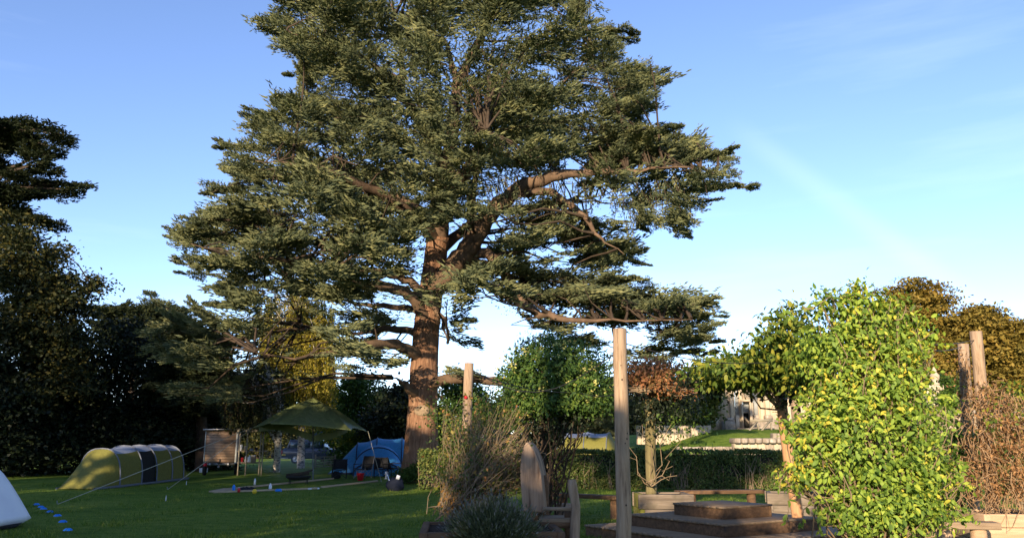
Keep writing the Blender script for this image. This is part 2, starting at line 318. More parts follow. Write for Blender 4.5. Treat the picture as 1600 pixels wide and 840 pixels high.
m_rope = plain('pale_rope', (.45, .44, .34), rough=.9)
m_wire = plain('dark_wire', (.02, .02, .02), rough=.6)
m_soil = surf('soil', [(.3, (.02, .014, .01)), (.8, (.06, .042, .028))], nscale=12, rough=1, bump=.6)
m_knot = plain('dark_knot', (.045, .028, .018), rough=.9)
m_scar = surf('cut_wood_scar', [(.3, (.20, .14, .085)), (.8, (.31, .235, .155))], nscale=6, rough=.9, bump=.3)

# lawn material: mown grass, mottled
def lawn_mat():
    m, nt = new_mat('lawn_grass'); tcn = nt.nodes.new('ShaderNodeTexCoord')
    n1 = nt.nodes.new('ShaderNodeTexNoise'); n1.inputs['Scale'].default_value = .35; n1.inputs['Detail'].default_value = 5
    n2 = nt.nodes.new('ShaderNodeTexNoise'); n2.inputs['Scale'].default_value = 22; n2.inputs['Detail'].default_value = 6; n2.inputs['Roughness'].default_value = .8
    n3 = nt.nodes.new('ShaderNodeTexNoise'); n3.inputs['Scale'].default_value = 3.0; n3.inputs['Detail'].default_value = 5
    for n in (n1, n2, n3): nt.links.new(tcn.outputs['Object'], n.inputs[0])
    a = nt.nodes.new('ShaderNodeMath'); a.operation = 'ADD'; nt.links.new(n1.outputs[0], a.inputs[0]); nt.links.new(n2.outputs[0], a.inputs[1])
    b = nt.nodes.new('ShaderNodeMath'); b.operation = 'ADD'; nt.links.new(a.outputs[0], b.inputs[0]); nt.links.new(n3.outputs[0], b.inputs[1])
    c = nt.nodes.new('ShaderNodeMath'); c.operation = 'DIVIDE'; c.inputs[1].default_value = 3; nt.links.new(b.outputs[0], c.inputs[0])
    r_ = ramp(nt, [(.38, (.055, .100, .013)), (.5, (.115, .180, .024)), (.62, (.20, .24, .045))]); nt.links.new(c.outputs[0], r_.inputs[0])
    p = nt.nodes.new('ShaderNodeBsdfPrincipled'); p.inputs['Roughness'].default_value = .95; p.inputs['Specular IOR Level'].default_value = .08
    bu = nt.nodes.new('ShaderNodeBump'); bu.inputs['Strength'].default_value = .9; bu.inputs['Distance'].default_value = .05; nt.links.new(n2.outputs[0], bu.inputs['Height']); nt.links.new(bu.outputs[0], p.inputs['Normal'])
    o = nt.nodes.new('ShaderNodeOutputMaterial'); nt.links.new(r_.outputs[0], p.inputs['Base Color']); nt.links.new(p.outputs[0], o.inputs[0]); return m

# ------------------------------------------------------------------ ground
def spaced(a, b, step, far):
    mid = list(np.arange(a, b + 1e-6, step)); lo = []; q = a; s_ = step
    while q > -far: s_ *= 1.5; q -= s_; lo.append(q)
    hi = []; q = b; s_ = step
    while q < far: s_ *= 1.5; q += s_; hi.append(q)
    return np.array(lo[::-1] + mid + hi)
gx = spaced(-45, 60, 1.0, 2500); gy = spaced(-12, 95, 1.0, 2500)
X_, Y_ = np.meshgrid(gx, gy); mb = MB(); mb.grid(np.stack([X_, Y_, zg(X_, Y_)], -1))
lawn = mb.build('lawn', lawn_mat(), None, origin=(0, 0, 0), smooth=True); tag(lawn, 'mown green lawn of the garden, mostly in shade', None, None, 'structure')
mb = MB(); n = 210000
yy = 10 + 24 * rng.random(n) ** 1.5; xx = (rng.random(n) * 2 - 1) * .68 * yy
pos = np.stack([xx, yy, zg(xx, yy) - .002], -1)
T_blade = (np.array([(0, -.09, 0), (0, .09, 0), (.55, 0, .06), (1, 0, .22)])[[0, 1, 3]].astype(float), np.array([[0, 1, 2]]))
d = np.stack([rng.normal(0, .5, n), rng.normal(0, .5, n), np.full(n, 1.0)], -1)
mb.inst(T_blade, pos, d, rng.normal(0, 1, (n, 3)), (.022 + .05 * rng.random(n) ** 3) * (1 + .9 * (np.sin(xx * 1.9 + 2 * np.sin(yy * .8)) * np.sin(yy * 1.3) > .45)))
tag(mb.build('grass', m_grass, None, origin=(0, 0, 0)), 'short grass blades of the mown lawn', 'grass', None, 'stuff')

# ------------------------------------------------------------------ vegetation helpers
T_leaf4 = (np.array([(0, 0, 0), (.5, .28, .08), (1, 0, 0), (.5, -.28, .08)]), np.array([[0, 1, 2, 3]]))          # small folded leaf
T_sliver = (np.array([(0, 0, 0), (.45, .13, .03), (1, 0, .02), (.45, -.13, -.03)]), np.array([[0, 1, 2, 3]]))     # needle brush
T_finger = (np.array([(0, 0, 0), (.4, .5, .0), (1, 0, .0), (.4, -.5, .0), (0, 0, 0), (.45, 0, .5), (1, 0, 0), (.45, 0, -.5)]), np.array([[0, 1, 2, 3], [4, 5, 6, 7]]))   # bushy shoot: two crossed blades
T_leaf = (np.array([(0, 0, 0), (.22, .20, .05), (.58, .24, .05), (1, 0, -.16), (.58, -.24, .05), (.22, -.20, .05), (.3, 0, 0), (.68, 0, -.03)]),
          np.array([[0, 6, 1, 1], [6, 7, 2, 1], [7, 3, 2, 2], [0, 5, 6, 6], [5, 4, 7, 6], [4, 3, 7, 7]]))
def tri_fix(T):
    V, Fq = T; out = []
    for f in Fq:
        f = list(f)
        if f[-1] == f[-2]: out.append(f[:3])
        else: out.append(f[:3]); out.append([f[0], f[2], f[3]])
    return V, np.array(out)
T_leaf = tri_fix(T_leaf)
def rdir(n): return norm(rng.normal(0, 1, (n, 3)))
def in_poly(px, py, poly):
    poly = np.array(poly, float); res = np.zeros(len(px), bool); x0, y0 = poly[-1]
    for x1, y1 in poly:
        c = ((y1 > py) != (y0 > py)); xi = (x0 - x1) * (py - y1) / ((y0 - y1) if y0 != y1 else 1e-9) + x1
        res ^= c & (px < xi); x0, y0 = x1, y1
    return res
def clump_pts(blobs, n_cl, per, cs, shell=.45, zflat=.6):
    """leaf positions in clumps spread through ellipsoid blobs; returns pos, outward"""
    vol = np.array([b[3] * b[4] * b[5] for b in blobs]) ** .75; w = vol / vol.sum(); ps = []; outs = []; cls = []
    for b, q in zip(blobs, w):
        k = max(3, int(n_cl * q)); d = rdir(k); r_ = rng.random(k) ** shell
        c = np.array(b[:3]) + d * r_[:, None] * np.array(b[3:6]) * rng.uniform(.88, 1.1, (k, 1)); cls.append(c)
        sz = cs * rng.uniform(.6, 1.5, k)
        pp = c[:, None] + rng.normal(0, 1, (k, per, 3)) * sz[:, None, None] * np.array((1, 1, zflat))
        ps.append(pp.reshape(-1, 3)); outs.append(np.repeat(d, per, 0))
    return np.concatenate(ps), np.concatenate(outs), np.concatenate(cls)
def tree(name, label, cat, base, blobs, n_cl, per, cs, leaf, lmat, bmat, tr=.3, T=T_leaf4, group=None, zflat=.6, shell=.45, upn=.5, limbs=2, lean=(0, 0), trunk_top=None):
    base = Vector(base); t = thing(name, label, cat, base, group)
    p, o_, c = clump_pts(blobs, n_cl, per, cs, shell, zflat); n = len(p)
    lf = MB(); lf.inst(T, p, rdir(n) * (1, 1, .6), rdir(n) + o_ * .5 + np.array((0, 0, upn)), leaf * rng.uniform(.6, 1.4, n)); lf.build('crown', lmat, t)
    b = MB(); top = np.array([q[:3] for q in blobs]); zt = trunk_top or top[:, 2].mean(); cx, cy = top[:, 0].mean(), top[:, 1].mean()
    k = 7; tt = np.linspace(0, 1, k)
    tp = np.stack([base.x + (cx - base.x) * tt ** 1.5 + .12 * np.sin(tt * 5) * tt, base.y + (cy - base.y) * tt ** 1.5, base.z - .15 + (zt - base.z + .15) * tt], -1)
    rad = tr * (1 - .7 * tt); rad[0] *= 1.4; b.tube(tp, rad, 9, wob=.04)
    for q in blobs:
        s_ = tp[rng.integers(2, k)]; e = np.array(q[:3]); m = (s_ + e) / 2 + rng.normal(0, .15, 3) + (0, 0, -.05 * np.linalg.norm(e - s_))
        b.tube([s_, m, e], [tr * .42, tr * .28, tr * .12], 6)
        sub = c[np.argsort(((c - e) ** 2).sum(1))[:200]]
        for g in sub[rng.integers(0, len(sub), limbs * 3)]: b.tube([e, (e + g) / 2 + rng.normal(0, .1, 3), g], [tr * .14, tr * .09, tr * .03], 4, cap=False)
    b.build('trunk', bmat, t, smooth=True); return t
def blob(px, py, D, rpx, rpy, rd=None):
    p = P(px, py, D); k = D / F; return (p.x, p.y, p.z, rpx * k, rd if rd else rpx * k, rpy * k)

# cedar foliage: flat sprays of short needled shoots
def spray_template(seed, nsh=13, step=.055):
    r = np.random.default_rng(seed); pos = []; dr = []; sc = []
    def shoot(a, d, L_, upb):
        k = max(2, int(L_ / step)); t = (np.arange(k) + r.random(k) * .6) / k
        p_ = a + d * (t * L_)[:, None]; p_[:, 2] += upb * t * t * L_
        for s_ in (-1, 1):
            sd = np.array((-d[1], d[0], 0)) * s_
            dd = d * 1.0 + sd * r.uniform(.25, .95, (k, 1)) + np.array((0, 0, 1)) * r.uniform(-.1, .5, (k, 1))
            pos.append(p_); dr.append(dd); sc.append(r.uniform(.06, .14, k))
        pos.append(p_[-1:]); dr.append(d[None] + (0, 0, .15)); sc.append(np.array([.11]))
    x = np.array((1., 0, 0)); shoot(np.array((.15, 0, 0)), x, .85, .1)
    for i in range(nsh):
        t = .1 + .85 * i / nsh; L_ = (.62 - .45 * t) * r.uniform(.55, 1.25)
        for s_ in (-1, 1):
            an = R(r.uniform(38, 68)) * s_; d = np.array((math.cos(an), math.sin(an), r.uniform(-.12, .16)))
            a = np.array((t, 0, r.normal(0, .015))); shoot(a, d, L_, r.uniform(-.05, .25))
            if L_ > .25:
                for q in (.4, .7):
                    an2 = an + R(r.uniform(25, 50)) * r.choice((-1, 1)); d2 = np.array((math.cos(an2), math.sin(an2), r.uniform(-.05, .25))); shoot(a + d * L_ * q, d2, L_ * .4, .15)
    return np.concatenate(pos), norm(np.concatenate(dr)), np.concatenate(sc)
SPRAYS = [spray_template(s) for s in range(10)]
def place_sprays(mb, tips, outd, size, tilt, thin=None, width=1.0):
    """tips: end points of boughs; outd: horizontal outward directions"""
    for i in range(len(tips)):
        p_, d_, s_ = SPRAYS[i % len(SPRAYS)]; s0 = size[i]; x = outd[i]; x = x / np.linalg.norm(x)
        x = np.array((x[0], x[1], tilt[i])); x /= np.linalg.norm(x); y = np.cross((0, 0, 1.), x); y /= np.linalg.norm(y)
        y = y + np.array((0, 0, rng.normal(0, .18))); z = np.cross(x, y); M = np.stack([x, y, z])
        lp = p_.copy(); lp[:, 0] -= .85; lp[:, 2] += -.22 * (lp[:, 0] ** 2 + .6 * lp[:, 1] ** 2) * rng.uniform(-.6, 1.6)
        pos = tips[i] + (lp * s0) @ M + rng.normal(0, .02, lp.shape) * s0
        k = rng.random(len(pos)) < .85
        if thin is not None:
            qx, qy = proj(pos)
            for poly, pr in thin: k &= ~(in_poly(qx, qy, poly) & (rng.random(len(pos)) < pr))
        if not k.any(): continue
        pos = pos[k]; dd = d_[k] @ M; sc = s_[k] * s0 * rng.uniform(.7, 1.2, k.sum())
        sc = np.clip(sc, .10, .42); wd = np.clip(sc * .22, .036, .066) * width * rng.uniform(.7, 1.2, len(sc))
        mb.inst(T_finger, pos, dd, rdir(len(pos)) * .5 + (0, 0, 1), np.stack([sc, wd, wd], -1))

# ------------------------------------------------------------------ the great cedar
D0 = 35.0; cb = onG(658, D0)
cedar = thing('cedar_tree', 'huge cedar with thick reddish trunk and wide layered crown, filling the middle of the garden', 'tree', cb)
LIMBS = [  # (points (px, py, depth offset)), start radius px, end radius px
 ([(657, 752, 0), (657, 735, 0), (658, 700, 0), (660, 650, 0), (662, 600, 0), (664, 550, .1), (668, 500, .2), (674, 450, .2), (680, 410, .2), (684, 370, 0)], 34, 19, 'T'),
 ([(682, 380, 0), (686, 330, -.1), (694, 290, -.2), (702, 245, -.2), (708, 190, -.1), (712, 130, 0), (702, 85, .2), (685, 30, .4), (675, -30, .6)], 19, 5, 'L'),
 ([(712, 140, 0), (730, 95, -.4), (755, 50, -.8), (770, -10, -1.2), (775, -60, -1.4)], 9, 4, 'L'),
 ([(698, 270, 0), (672, 215, -.5), (650, 180, -.9), (630, 150, -1.2), (628, 95, -1.4), (622, 40, -1.6), (600, -30, -1.8)], 11, 5, 'L'),
 ([(684, 445, 0), (712, 415, -.5), (738, 380, -1.2), (765, 335, -2.0), (800, 303, -2.6), (850, 280, -3.2), (905, 272, -3.8), (975, 266, -4.2), (1060, 262, -4.5), (1120, 275, -4.6)], 19, 5, 'L'),
 ([(690, 310, 0), (728, 268, .5), (765, 240, 1.2), (805, 205, 2.0), (850, 165, 2.8), (890, 120, 3.4), (930, 80, 4)], 12, 4, 'L'),
 ([(700, 440, .3), (735, 425, .8), (742, 380, 1.2), (738, 330, 1.6), (745, 270, 2.2), (790, 190, 3.4), (840, 110, 4)], 14, 4, 'L'),
 ([(705, 420, 0), (760, 395, -1), (800, 450, -1.8), (830, 485, -2.4), (890, 500, -3.2), (980, 500, -4), (1080, 500, -4.6)], 10, 4, 'L'),
 ([(680, 400, 0), (740, 345, 2), (790, 330, 4), (870, 320, 6), (960, 300, 8)], 10, 4, 'L'),
 ([(800, 303, -2.6), (855, 300, -3.4), (905, 330, -4.2), (940, 370, -4.6), (980, 400, -4.8)], 7, 3, 'L'),
 ([(668, 500, 0), (645, 465, -.6), (610, 450, -1.4), (560, 445, -2.6), (490, 420, -4.4), (400, 400, -5.4), (300, 385, -6)], 11, 4, 'L'),
 ([(660, 490, 0), (640, 480, 1), (600, 478, 2.4), (540, 470, 4), (450, 440, 6)], 7, 3, 'L'),
 ([(668, 470, 0), (640, 440, -.2), (600, 425, -.6), (560, 418, -1.2), (500, 400, -2), (420, 360, -3)], 8, 3, 'L'),
 ([(660, 560, 0), (635, 545, -.8), (600, 535, -2), (540, 545, -3.6), (460, 560, -5), (400, 548, -5.6)], 11, 4, 'L'),
 ([(662, 530, 0), (640, 515, .8), (600, 515, 2), (540, 520, 3.4), (450, 500, 5)], 8, 3, 'L'),
 ([(682, 375, 0), (640, 330, -2), (570, 290, -4), (480, 260, -6), (400, 250, -7)], 12, 4, 'L'),
 ([(684, 350, 0), (620, 310, 3), (540, 280, 5.6), (450, 240, 7.4)], 10, 4, 'L'),
 ([(684, 340, 0), (720, 290, -3), (740, 240, -5.5), (760, 200, -7.5)], 10, 4, 'L'),
 ([(630, 130, -1.2), (580, 100, -2), (520, 70, -2.8), (450, 50, -3.4)], 7, 3, 'L'),
 ([(664, 600, 0), (700, 592, -1.0), (745, 592, -2), (800, 600, -3.0)], 9, 6, 'L'),
 ([(655, 625, 0), (640, 608, -.8), (628, 596, -1.2), (612, 588, -1.8)], 8, 3, 'L'),
 ([(672, 460, 0), (690, 500, -1.2), (702, 535, -2)], 6, 2, 'L'),
]
nodes = []; tr_ = MB(); lb = MB()
for pts, r0, r1, kind in LIMBS:
    w = [P(a, b_, D0 + c) for a, b_, c in pts]; k = len(w); w2 = []
    for i in range(k - 1):   # Catmull-Rom refine
        p0, p1, p2, p3 = w[max(i - 1, 0)], w[i], w[i + 1], w[min(i + 2, k - 1)]
        for t in (0, .25, .5, .75):
            w2.append(.5 * ((2 * p1) + (p2 - p0) * t + (2 * p0 - 5 * p1 + 4 * p2 - p3) * t * t + (3 * p1 - p0 - 3 * p2 + p3) * t ** 3))
    w2.append(w[-1]); m = len(w2); tt = np.linspace(0, 1, m); rr = (r0 + (r1 - r0) * tt ** .8) * D0 / F
    if kind == 'L' and r1 < 6: rr = rr * np.clip(1.0 - ss(.45, 1.0, tt) * .88, .1, 1)
    if kind == 'T':
        rr = np.interp([q.z for q in w2], [cb.z - .1, cb.z + .35, cb.z + 1.2, cb.z + 3.2, cb.z + 6, cb.z + 10], [1.02, .82, .74, .62, .58, .50]); (tr_).tube(w2, rr, 28, wob=.025)
    else:
        w2 = [q + Vector(rng.normal(0, .05, 3)) for q in w2]; w2[0] = w[0]; lb.tube(w2, rr, 10, wob=.05)
    if kind == 'L' or True:
        for i, q in enumerate(w2):
            if kind == 'T' and i < m * .5: continue
            nodes.append((q.x, q.y, q.z))
nodes = np.array(nodes)
trunk_o = tr_.build('trunk', m_bark, cedar, smooth=True)
sc_ = MB(); c_ = P(659, 641, D0 - .66); sc_.lathe((0, 0, 0), [(0, .05), (.20, .05), (.27, .02), (.30, -.06)], 22)
v = sc_.v[0]; v[:] = np.stack([v[:, 0] * 1.1, -v[:, 2], v[:, 1] * .8], -1) + np.array(tuple(c_)); tag(sc_.build('branch_scar', m_scar, trunk_o, smooth=True), 'pale oval scar where a branch was cut', None)

SIL = [[(410, 35), (450, 5), (480, -60), (620, -110), (800, -100), (870, -30), (885, 25), (975, 62), (955, 100), (1028, 112), (1005, 165), (1030, 200), (1060, 225), (1135, 238), (1160, 288), (1110, 300), (1060, 355), (985, 320), (900, 268), (860, 268), (800, 330), (880, 320), (950, 350), (1000, 400), (990, 445), (1080, 470), (1120, 480), (1105, 505), (1110, 545), (1020, 560), (930, 545), (860, 530), (790, 470), (750, 445), (740, 520), (755, 580), (700, 600), (675, 560), (640, 560), (600, 585), (500, 558), (415, 540), (330, 500), (350, 455), (330, 425), (275, 385), (262, 368), (300, 350), (340, 320), (365, 285), (345, 225), (390, 190), (440, 155), (500, 165), (505, 130), (455, 95), (425, 55)],
       [(240, 480), (300, 490), (370, 510), (440, 530), (480, 560), (440, 610), (360, 640), (300, 640), (240, 600), (215, 530)]]
HOLES = [([(596, 428), (648, 436), (652, 520), (640, 560), (590, 560), (585, 525), (620, 505), (580, 470)], .93), ([(706, 345), (722, 340), (722, 420), (708, 430)], .9),
         ([(645, 540), (700, 540), (702, 770), (620, 770), (625, 600)], .97), ([(745, 445), (790, 470), (840, 520), (800, 570), (765, 560), (742, 520)], .97),
         ([(735, 270), (775, 255), (860, 262), (780, 320), (745, 330)], .45), ([(868, 290), (985, 300), (1000, 340), (935, 345), (880, 315)], .75),
         ([(690, 60), (728, 60), (724, 240), (688, 270)], .6), ([(612, 110), (640, 110), (655, 170), (705, 250), (675, 265), (618, 190)], .5), ([(645, 360), (705, 350), (705, 540), (645, 540)], .72),
         ([(700, 400), (760, 330), (800, 290), (900, 258), (940, 275), (860, 295), (800, 325), (770, 380), (735, 420), (705, 450)], .75), ([(540, 470), (590, 465), (590, 480), (545, 490)], .6),
         ([(640, 20), (800, 10), (810, 160), (640, 170)], .22), ([(560, 590), (630, 570), (630, 690), (560, 690)], .9), ([(380, 600), (580, 600), (580, 700), (380, 700)], .93), ([(395, 540), (520, 575), (540, 640), (400, 640)], .8), ([(410, 450), (515, 470), (530, 570), (405, 560)], .72), ([(560, 40), (640, 60), (640, 150), (560, 110)], .3)]
ti = []; od = []; sz = []; tl = []; brn = MB()
tries = 0; target = 820
axis_x = lambda z: cb.x + .03 * z
while len(ti) < target and tries < 60000:
    tries += 1
    if len(ti) < target * .965: poly = SIL[0]
    else: poly = SIL[1]
    a = np.array(poly); px = rng.uniform(a[:, 0].min(), a[:, 0].max()); py = rng.uniform(a[:, 1].min(), a[:, 1].max())
    if not in_poly(np.array([px]), np.array([py]), poly)[0]: continue
    if any(in_poly(np.array([px]), np.array([py]), h)[0] and rng.random() < pr for h, pr in HOLES): continue
    q = P(px, py, D0); u = q.x - cb.x; Rz = 12.0 if u < 0 else 12.5
    hd = .80 * math.sqrt(max(0, Rz * Rz - u * u)); hd = min(hd, 9)
    # nearer to the outline the crown is thinner in depth
    d_ = rng.uniform(-1, 1) * hd
    if py > 430: d_ = rng.uniform(-1, 1) * hd * .8
    if px > 820 and py > 320: d_ = rng.uniform(-1, 1) * hd * .35
    q = np.array(tuple(P(px, py, D0 + d_)))
    if q[2] < 2.2: continue
    if math.sin(q[0] * 1.15 + 2 * math.sin(q[1] * .5)) * math.sin(q[1] * .9 + q[2] * .35) + 1.1 * math.sin(q[2] * 2.3 + q[0] * .45 + math.sin(q[1] * .6)) < -.35 and rng.random() < .88: continue
    dv = nodes - q; dist = np.sqrt(dv[:, 0] ** 2 + dv[:, 1] ** 2 + (dv[:, 2] * 1.6) ** 2) + np.where(nodes[:, 2] > q[2] + 1.0, 3, 0)
    j = np.argmin(dist + rng.random(len(dist)) * .5)
    st = nodes[j]; o_ = q - np.array((cb.x, cb.y, q[2])); w = q - st; o_ = norm(o_) * .7 + norm(w * (1, 1, 0)) + rng.normal(0, .25, 3)
    ln = np.linalg.norm(w); ti.append(q); od.append(np.array((o_[0], o_[1], 0))); sz.append(rng.uniform(1.7, 3.1) * (1 if ln > 1.5 else .8)); tl.append(rng.normal(.02, .12) + (-.22 if (py > 470) else 0))
    if ln > .4:
        inner = q - norm(o_ * (1, 1, 0)) * .9 * sz[-1]; md = (st + inner) / 2 + np.array((0, 0, .06 * ln)) + rng.normal(0, .12, 3)
        w3 = np.array([st, st * .66 + md * .34, md, md * .5 + inner * .5, inner, q]); w3[1:5] += rng.normal(0, .025 * min(ln, 4), (4, 3)) * (1, 1, .6)
        brn.tube(w3, np.array([1, .8, .62, .5, .35, .12]) * (.022 + .010 * min(ln, 6)), 5, cap=False)
# spiky branch ends that stand clear of the outline
for (x0, y0, dx, dy) in [(430, 45, -1, -.2), (480, 100, -1, .1), (440, 160, -1, -.5), (400, 200, -1, -.3), (365, 240, -1, 0), (300, 365, -1, .1), (290, 400, -1, .2), (340, 440, -1, .4), (960, 70, 1, -.3), (1010, 125, 1, -.3), (1100, 245, 1, 0), (1130, 280, 1, .1), (1080, 345, 1, .7), (1040, 350, .6, 1), (1000, 210, 1, -.3), (960, 400, 1, .1), (1090, 485, 1, -.1), (1090, 540, 1, .2), (1040, 475, 1, -.3), (250, 490, -1, -.5), (300, 480, -.4, -1), (270, 560, -1, .3), (330, 300, -1, 0), (1030, 160, 1, -.2)]:
    for k in range(2):
        q = np.array(tuple(P(x0 + rng.normal(0, 12), y0 + rng.normal(0, 8), D0 + rng.normal(-2, 2.5)))); ti.append(q); od.append(np.array((dx, rng.normal(0, .3), 0))); sz.append(rng.uniform(1.4, 2.2)); tl.append(-dy * .5)
sp_ = np.array(SIL[0], float); ctr = np.array((690, 300.))
for i in range(len(sp_)):
    a, b = sp_[i - 1], sp_[i]; m_n = max(1, int(np.linalg.norm(b - a) / 26))
    for k in range(m_n):
        c = a + (b - a) * (k + rng.random()) / m_n; od2 = c - ctr
        if 560 < c[0] < 800 and c[1] > 440: continue
        q = np.array(tuple(P(c[0] + rng.normal(0, 5), c[1] + rng.normal(0, 5), D0 + rng.normal(-.5, 2.2)))); ti.append(q); od.append(np.array((np.sign(od2[0]) + rng.normal(0, .3), rng.normal(0, .35), 0))); sz.append(rng.uniform(.9, 1.4)); tl.append(rng.normal(.15, .3))
# long pointed boughs that stand out from the crown
for (x0, y0, x1, y1) in [(360, 385, 255, 364), (400, 420, 268, 418), (430, 235, 336, 220), (450, 190, 380, 176), (470, 175, 428, 150), (400, 290, 322, 298), (500, 60, 402, 30), (520, 20, 420, -8), (560, 120, 462, 106), (930, 60, 990, 56), (960, 130, 1040, 110), (980, 200, 1068, 203), (1060, 250, 1146, 234), (1080, 292, 1172, 284), (1060, 320, 1066, 366), (1000, 310, 1012, 356), (930, 400, 1010, 398), (1030, 500, 1132, 476), (1030, 520, 1124, 510), (1010, 540, 1116, 550), (940, 440, 1006, 445), (300, 520, 232, 466), (340, 510, 286, 472), (380, 470, 326, 476), (360, 345, 292, 344), (900, 20, 905, -10), (480, 150, 474, 92)]:
    for rep in range(2):
        dd = D0 + rng.normal(-1, 1.6); a = P(x0, y0 + rng.normal(0, 8), dd); b = P(x1 + rng.normal(0, 5), y1 + rng.normal(0, 6) + rep * 9, dd + rng.normal(0, .6)); w_ = b - a; wp = wander(a, b, 5, .06) if False else [a, a.lerp(b, .5) + Vector((0, 0, .08)), b]
        brn.tube(wp, [.05, .03, .008], 5, cap=False)
        for u, z_ in ((.35, 1.35), (.6, 1.1), (.8, .9), (1.0, .75)):
            ti.append(np.array(tuple(a.lerp(b, u))) + rng.normal(0, .05, 3)); od.append(np.array((w_.x, w_.y + rng.normal(0, .2) * abs(w_.x), 0)) + 1e-3); sz.append(z_ * rng.uniform(.8, 1.1)); tl.append(float(np.clip(w_.z / max(.3, math.hypot(w_.x, w_.y)), -1.2, 1.0)) * .8)
crown = MB(); place_sprays(crown, ti, od, sz, tl, HOLES)
# hanging wispy shoots under the right-hand limb
hang = []
for k in range(80):
    px = rng.uniform(720, 1060); q = P(px, 275 + rng.normal(0, 12) + (px > 900) * 8, D0 - 3.6 + rng.normal(0, .8)); Lh = rng.uniform(.7, 2.4); e = q + Vector((rng.normal(.1, .3), rng.normal(0, .3), -Lh))
    brn.tube([q, (q + e) / 2 + Vector((.1, 0, 0)), e], [.02, .014, .006], 4, cap=False)
    n = int(Lh * 26); t = rng.random(n); pos = np.array(tuple(q)) + t[:, None] * np.array(tuple(e - q)); dd = rdir(n) * .8 + (0, 0, -.9); crown.inst(T_sliver, pos + rng.normal(0, .05, (n, 3)), dd, rdir(n), rng.uniform(.09, .2, n))
lb.build('limbs', m_limb, cedar, smooth=True); brn.build('branches', m_darkbark, cedar); crown.build('crown', m_cedar, cedar)

# ------------------------------------------------------------------ trees on the left
def cedar_small(name, label, base, tips, size, mat, trunk_pts, tr, group=None, droop=0):
    t = thing(name, label, 'tree', base, group); b = MB(); b.tube(trunk_pts, np.linspace(tr, tr * .35, len(trunk_pts)), 10, wob=.04); tp = np.array([tuple(q) for q in trunk_pts])
    tps = []; ods = []; szs = []; tls = []
    for q in tips:
        q = np.array(tuple(q)); j = np.argmin(np.abs(tp[:, 2] - (q[2] - .8))); st = tp[j] if np.linalg.norm(q - tp[j]) > .3 else tp[0]
        w = q - st; b.tube([st, (st + q) / 2 + (0, 0, .1 * np.linalg.norm(w)), q], [tr * .22, tr * .13, .015], 5, cap=False)
        for k in range(3):
            tps.append(q - w * .28 * k + rng.normal(0, .25, 3) * (1, 1, .5)); ods.append(np.array((w[0], w[1], 0)) + rng.normal(0, .5, 3) * np.linalg.norm(w) * .5); szs.append(size * rng.uniform(.7, 1.2)); tls.append(rng.normal(droop, .1))
    c = MB(); place_sprays(c, tps, ods, szs, tls, None, 1.5); c.build('crown', mat, t); b.build('trunk', m_limb if mat is m_cedar else m_darkbark, t, smooth=True); return t
# cedar whose flat layers enter from the left edge
lt = [P(*q) for q in [(-60, 760, 42), (-62, 600, 42), (-60, 450, 42), (-55, 330, 42), (-50, 230, 42), (-45, 190, 42)]]
tips = []
for (px, py, w) in [(60, 200, 40), (85, 205, 30), (20, 195, 60), (50, 222, 50), (90, 235, 25), (70, 250, 40), (95, 285, 30), (120, 297, 18), (40, 268, 60), (60, 300, 45), (80, 345, 18), (30, 330, 50), (55, 340, 30), (0, 240, 50), (-20, 300, 60), (10, 355, 50)]:
    for k in range(2): tips.append(P(px - 12 + rng.uniform(-w, w) * .6, py + rng.normal(0, 2), 42 + rng.uniform(-4, 4)))
for (px, py) in [(100, 210), (98, 214), (118, 296), (128, 298), (92, 232), (96, 352), (84, 348), (70, 262), (100, 290), (88, 206)]: tips.append(P(px, py, 42 + rng.uniform(-2, 2)))
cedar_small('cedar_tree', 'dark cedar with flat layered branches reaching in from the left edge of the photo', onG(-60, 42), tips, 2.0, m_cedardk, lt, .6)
tree('lime_tree', 'tall leafy tree turning gold at the left edge, in front of the layered cedar', 'tree', onG(30, 40),
     [blob(40, 420, 40, 75, 60, 2.5), blob(90, 470, 40, 55, 50, 2.2), blob(20, 520, 39, 80, 60, 2.5), blob(110, 540, 40, 55, 50, 2), blob(60, 600, 39.5, 90, 50, 2.4), blob(145, 450, 40.5, 18, 18, .8), blob(20, 370, 40.5, 40, 40, 1.5)],
     650, 80, .34, .19, m_decid, m_darkbark, .35, shell=.6)
k = 0
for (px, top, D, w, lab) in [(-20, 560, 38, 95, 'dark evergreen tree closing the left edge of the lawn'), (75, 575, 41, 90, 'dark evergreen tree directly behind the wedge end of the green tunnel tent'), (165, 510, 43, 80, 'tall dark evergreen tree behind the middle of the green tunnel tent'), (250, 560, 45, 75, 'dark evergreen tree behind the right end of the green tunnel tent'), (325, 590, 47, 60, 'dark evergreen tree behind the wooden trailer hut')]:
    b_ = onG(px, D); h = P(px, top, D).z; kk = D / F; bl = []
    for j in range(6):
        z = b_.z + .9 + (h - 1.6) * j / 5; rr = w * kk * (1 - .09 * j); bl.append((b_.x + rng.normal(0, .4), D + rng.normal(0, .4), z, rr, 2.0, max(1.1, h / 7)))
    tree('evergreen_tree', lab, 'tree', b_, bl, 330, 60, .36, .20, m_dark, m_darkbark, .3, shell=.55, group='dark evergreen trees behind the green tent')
# far flat topped cedar between
ft = [P(205, 720, 75), P(204, 640, 75), P(212, 570, 75), P(206, 520, 75), P(215, 492, 75)]
tips = [P(rng.uniform(150, 300), rng.choice([487, 497, 512, 530]) + rng.normal(0, 3), 75 + rng.uniform(-6, 6)) for _ in range(70)]
cedar_small('cedar_tree', 'distant flat topped cedar seen in the gap left of the big cedar', onG(205, 75), tips, 3.6, m_cedardk, ft, .5)
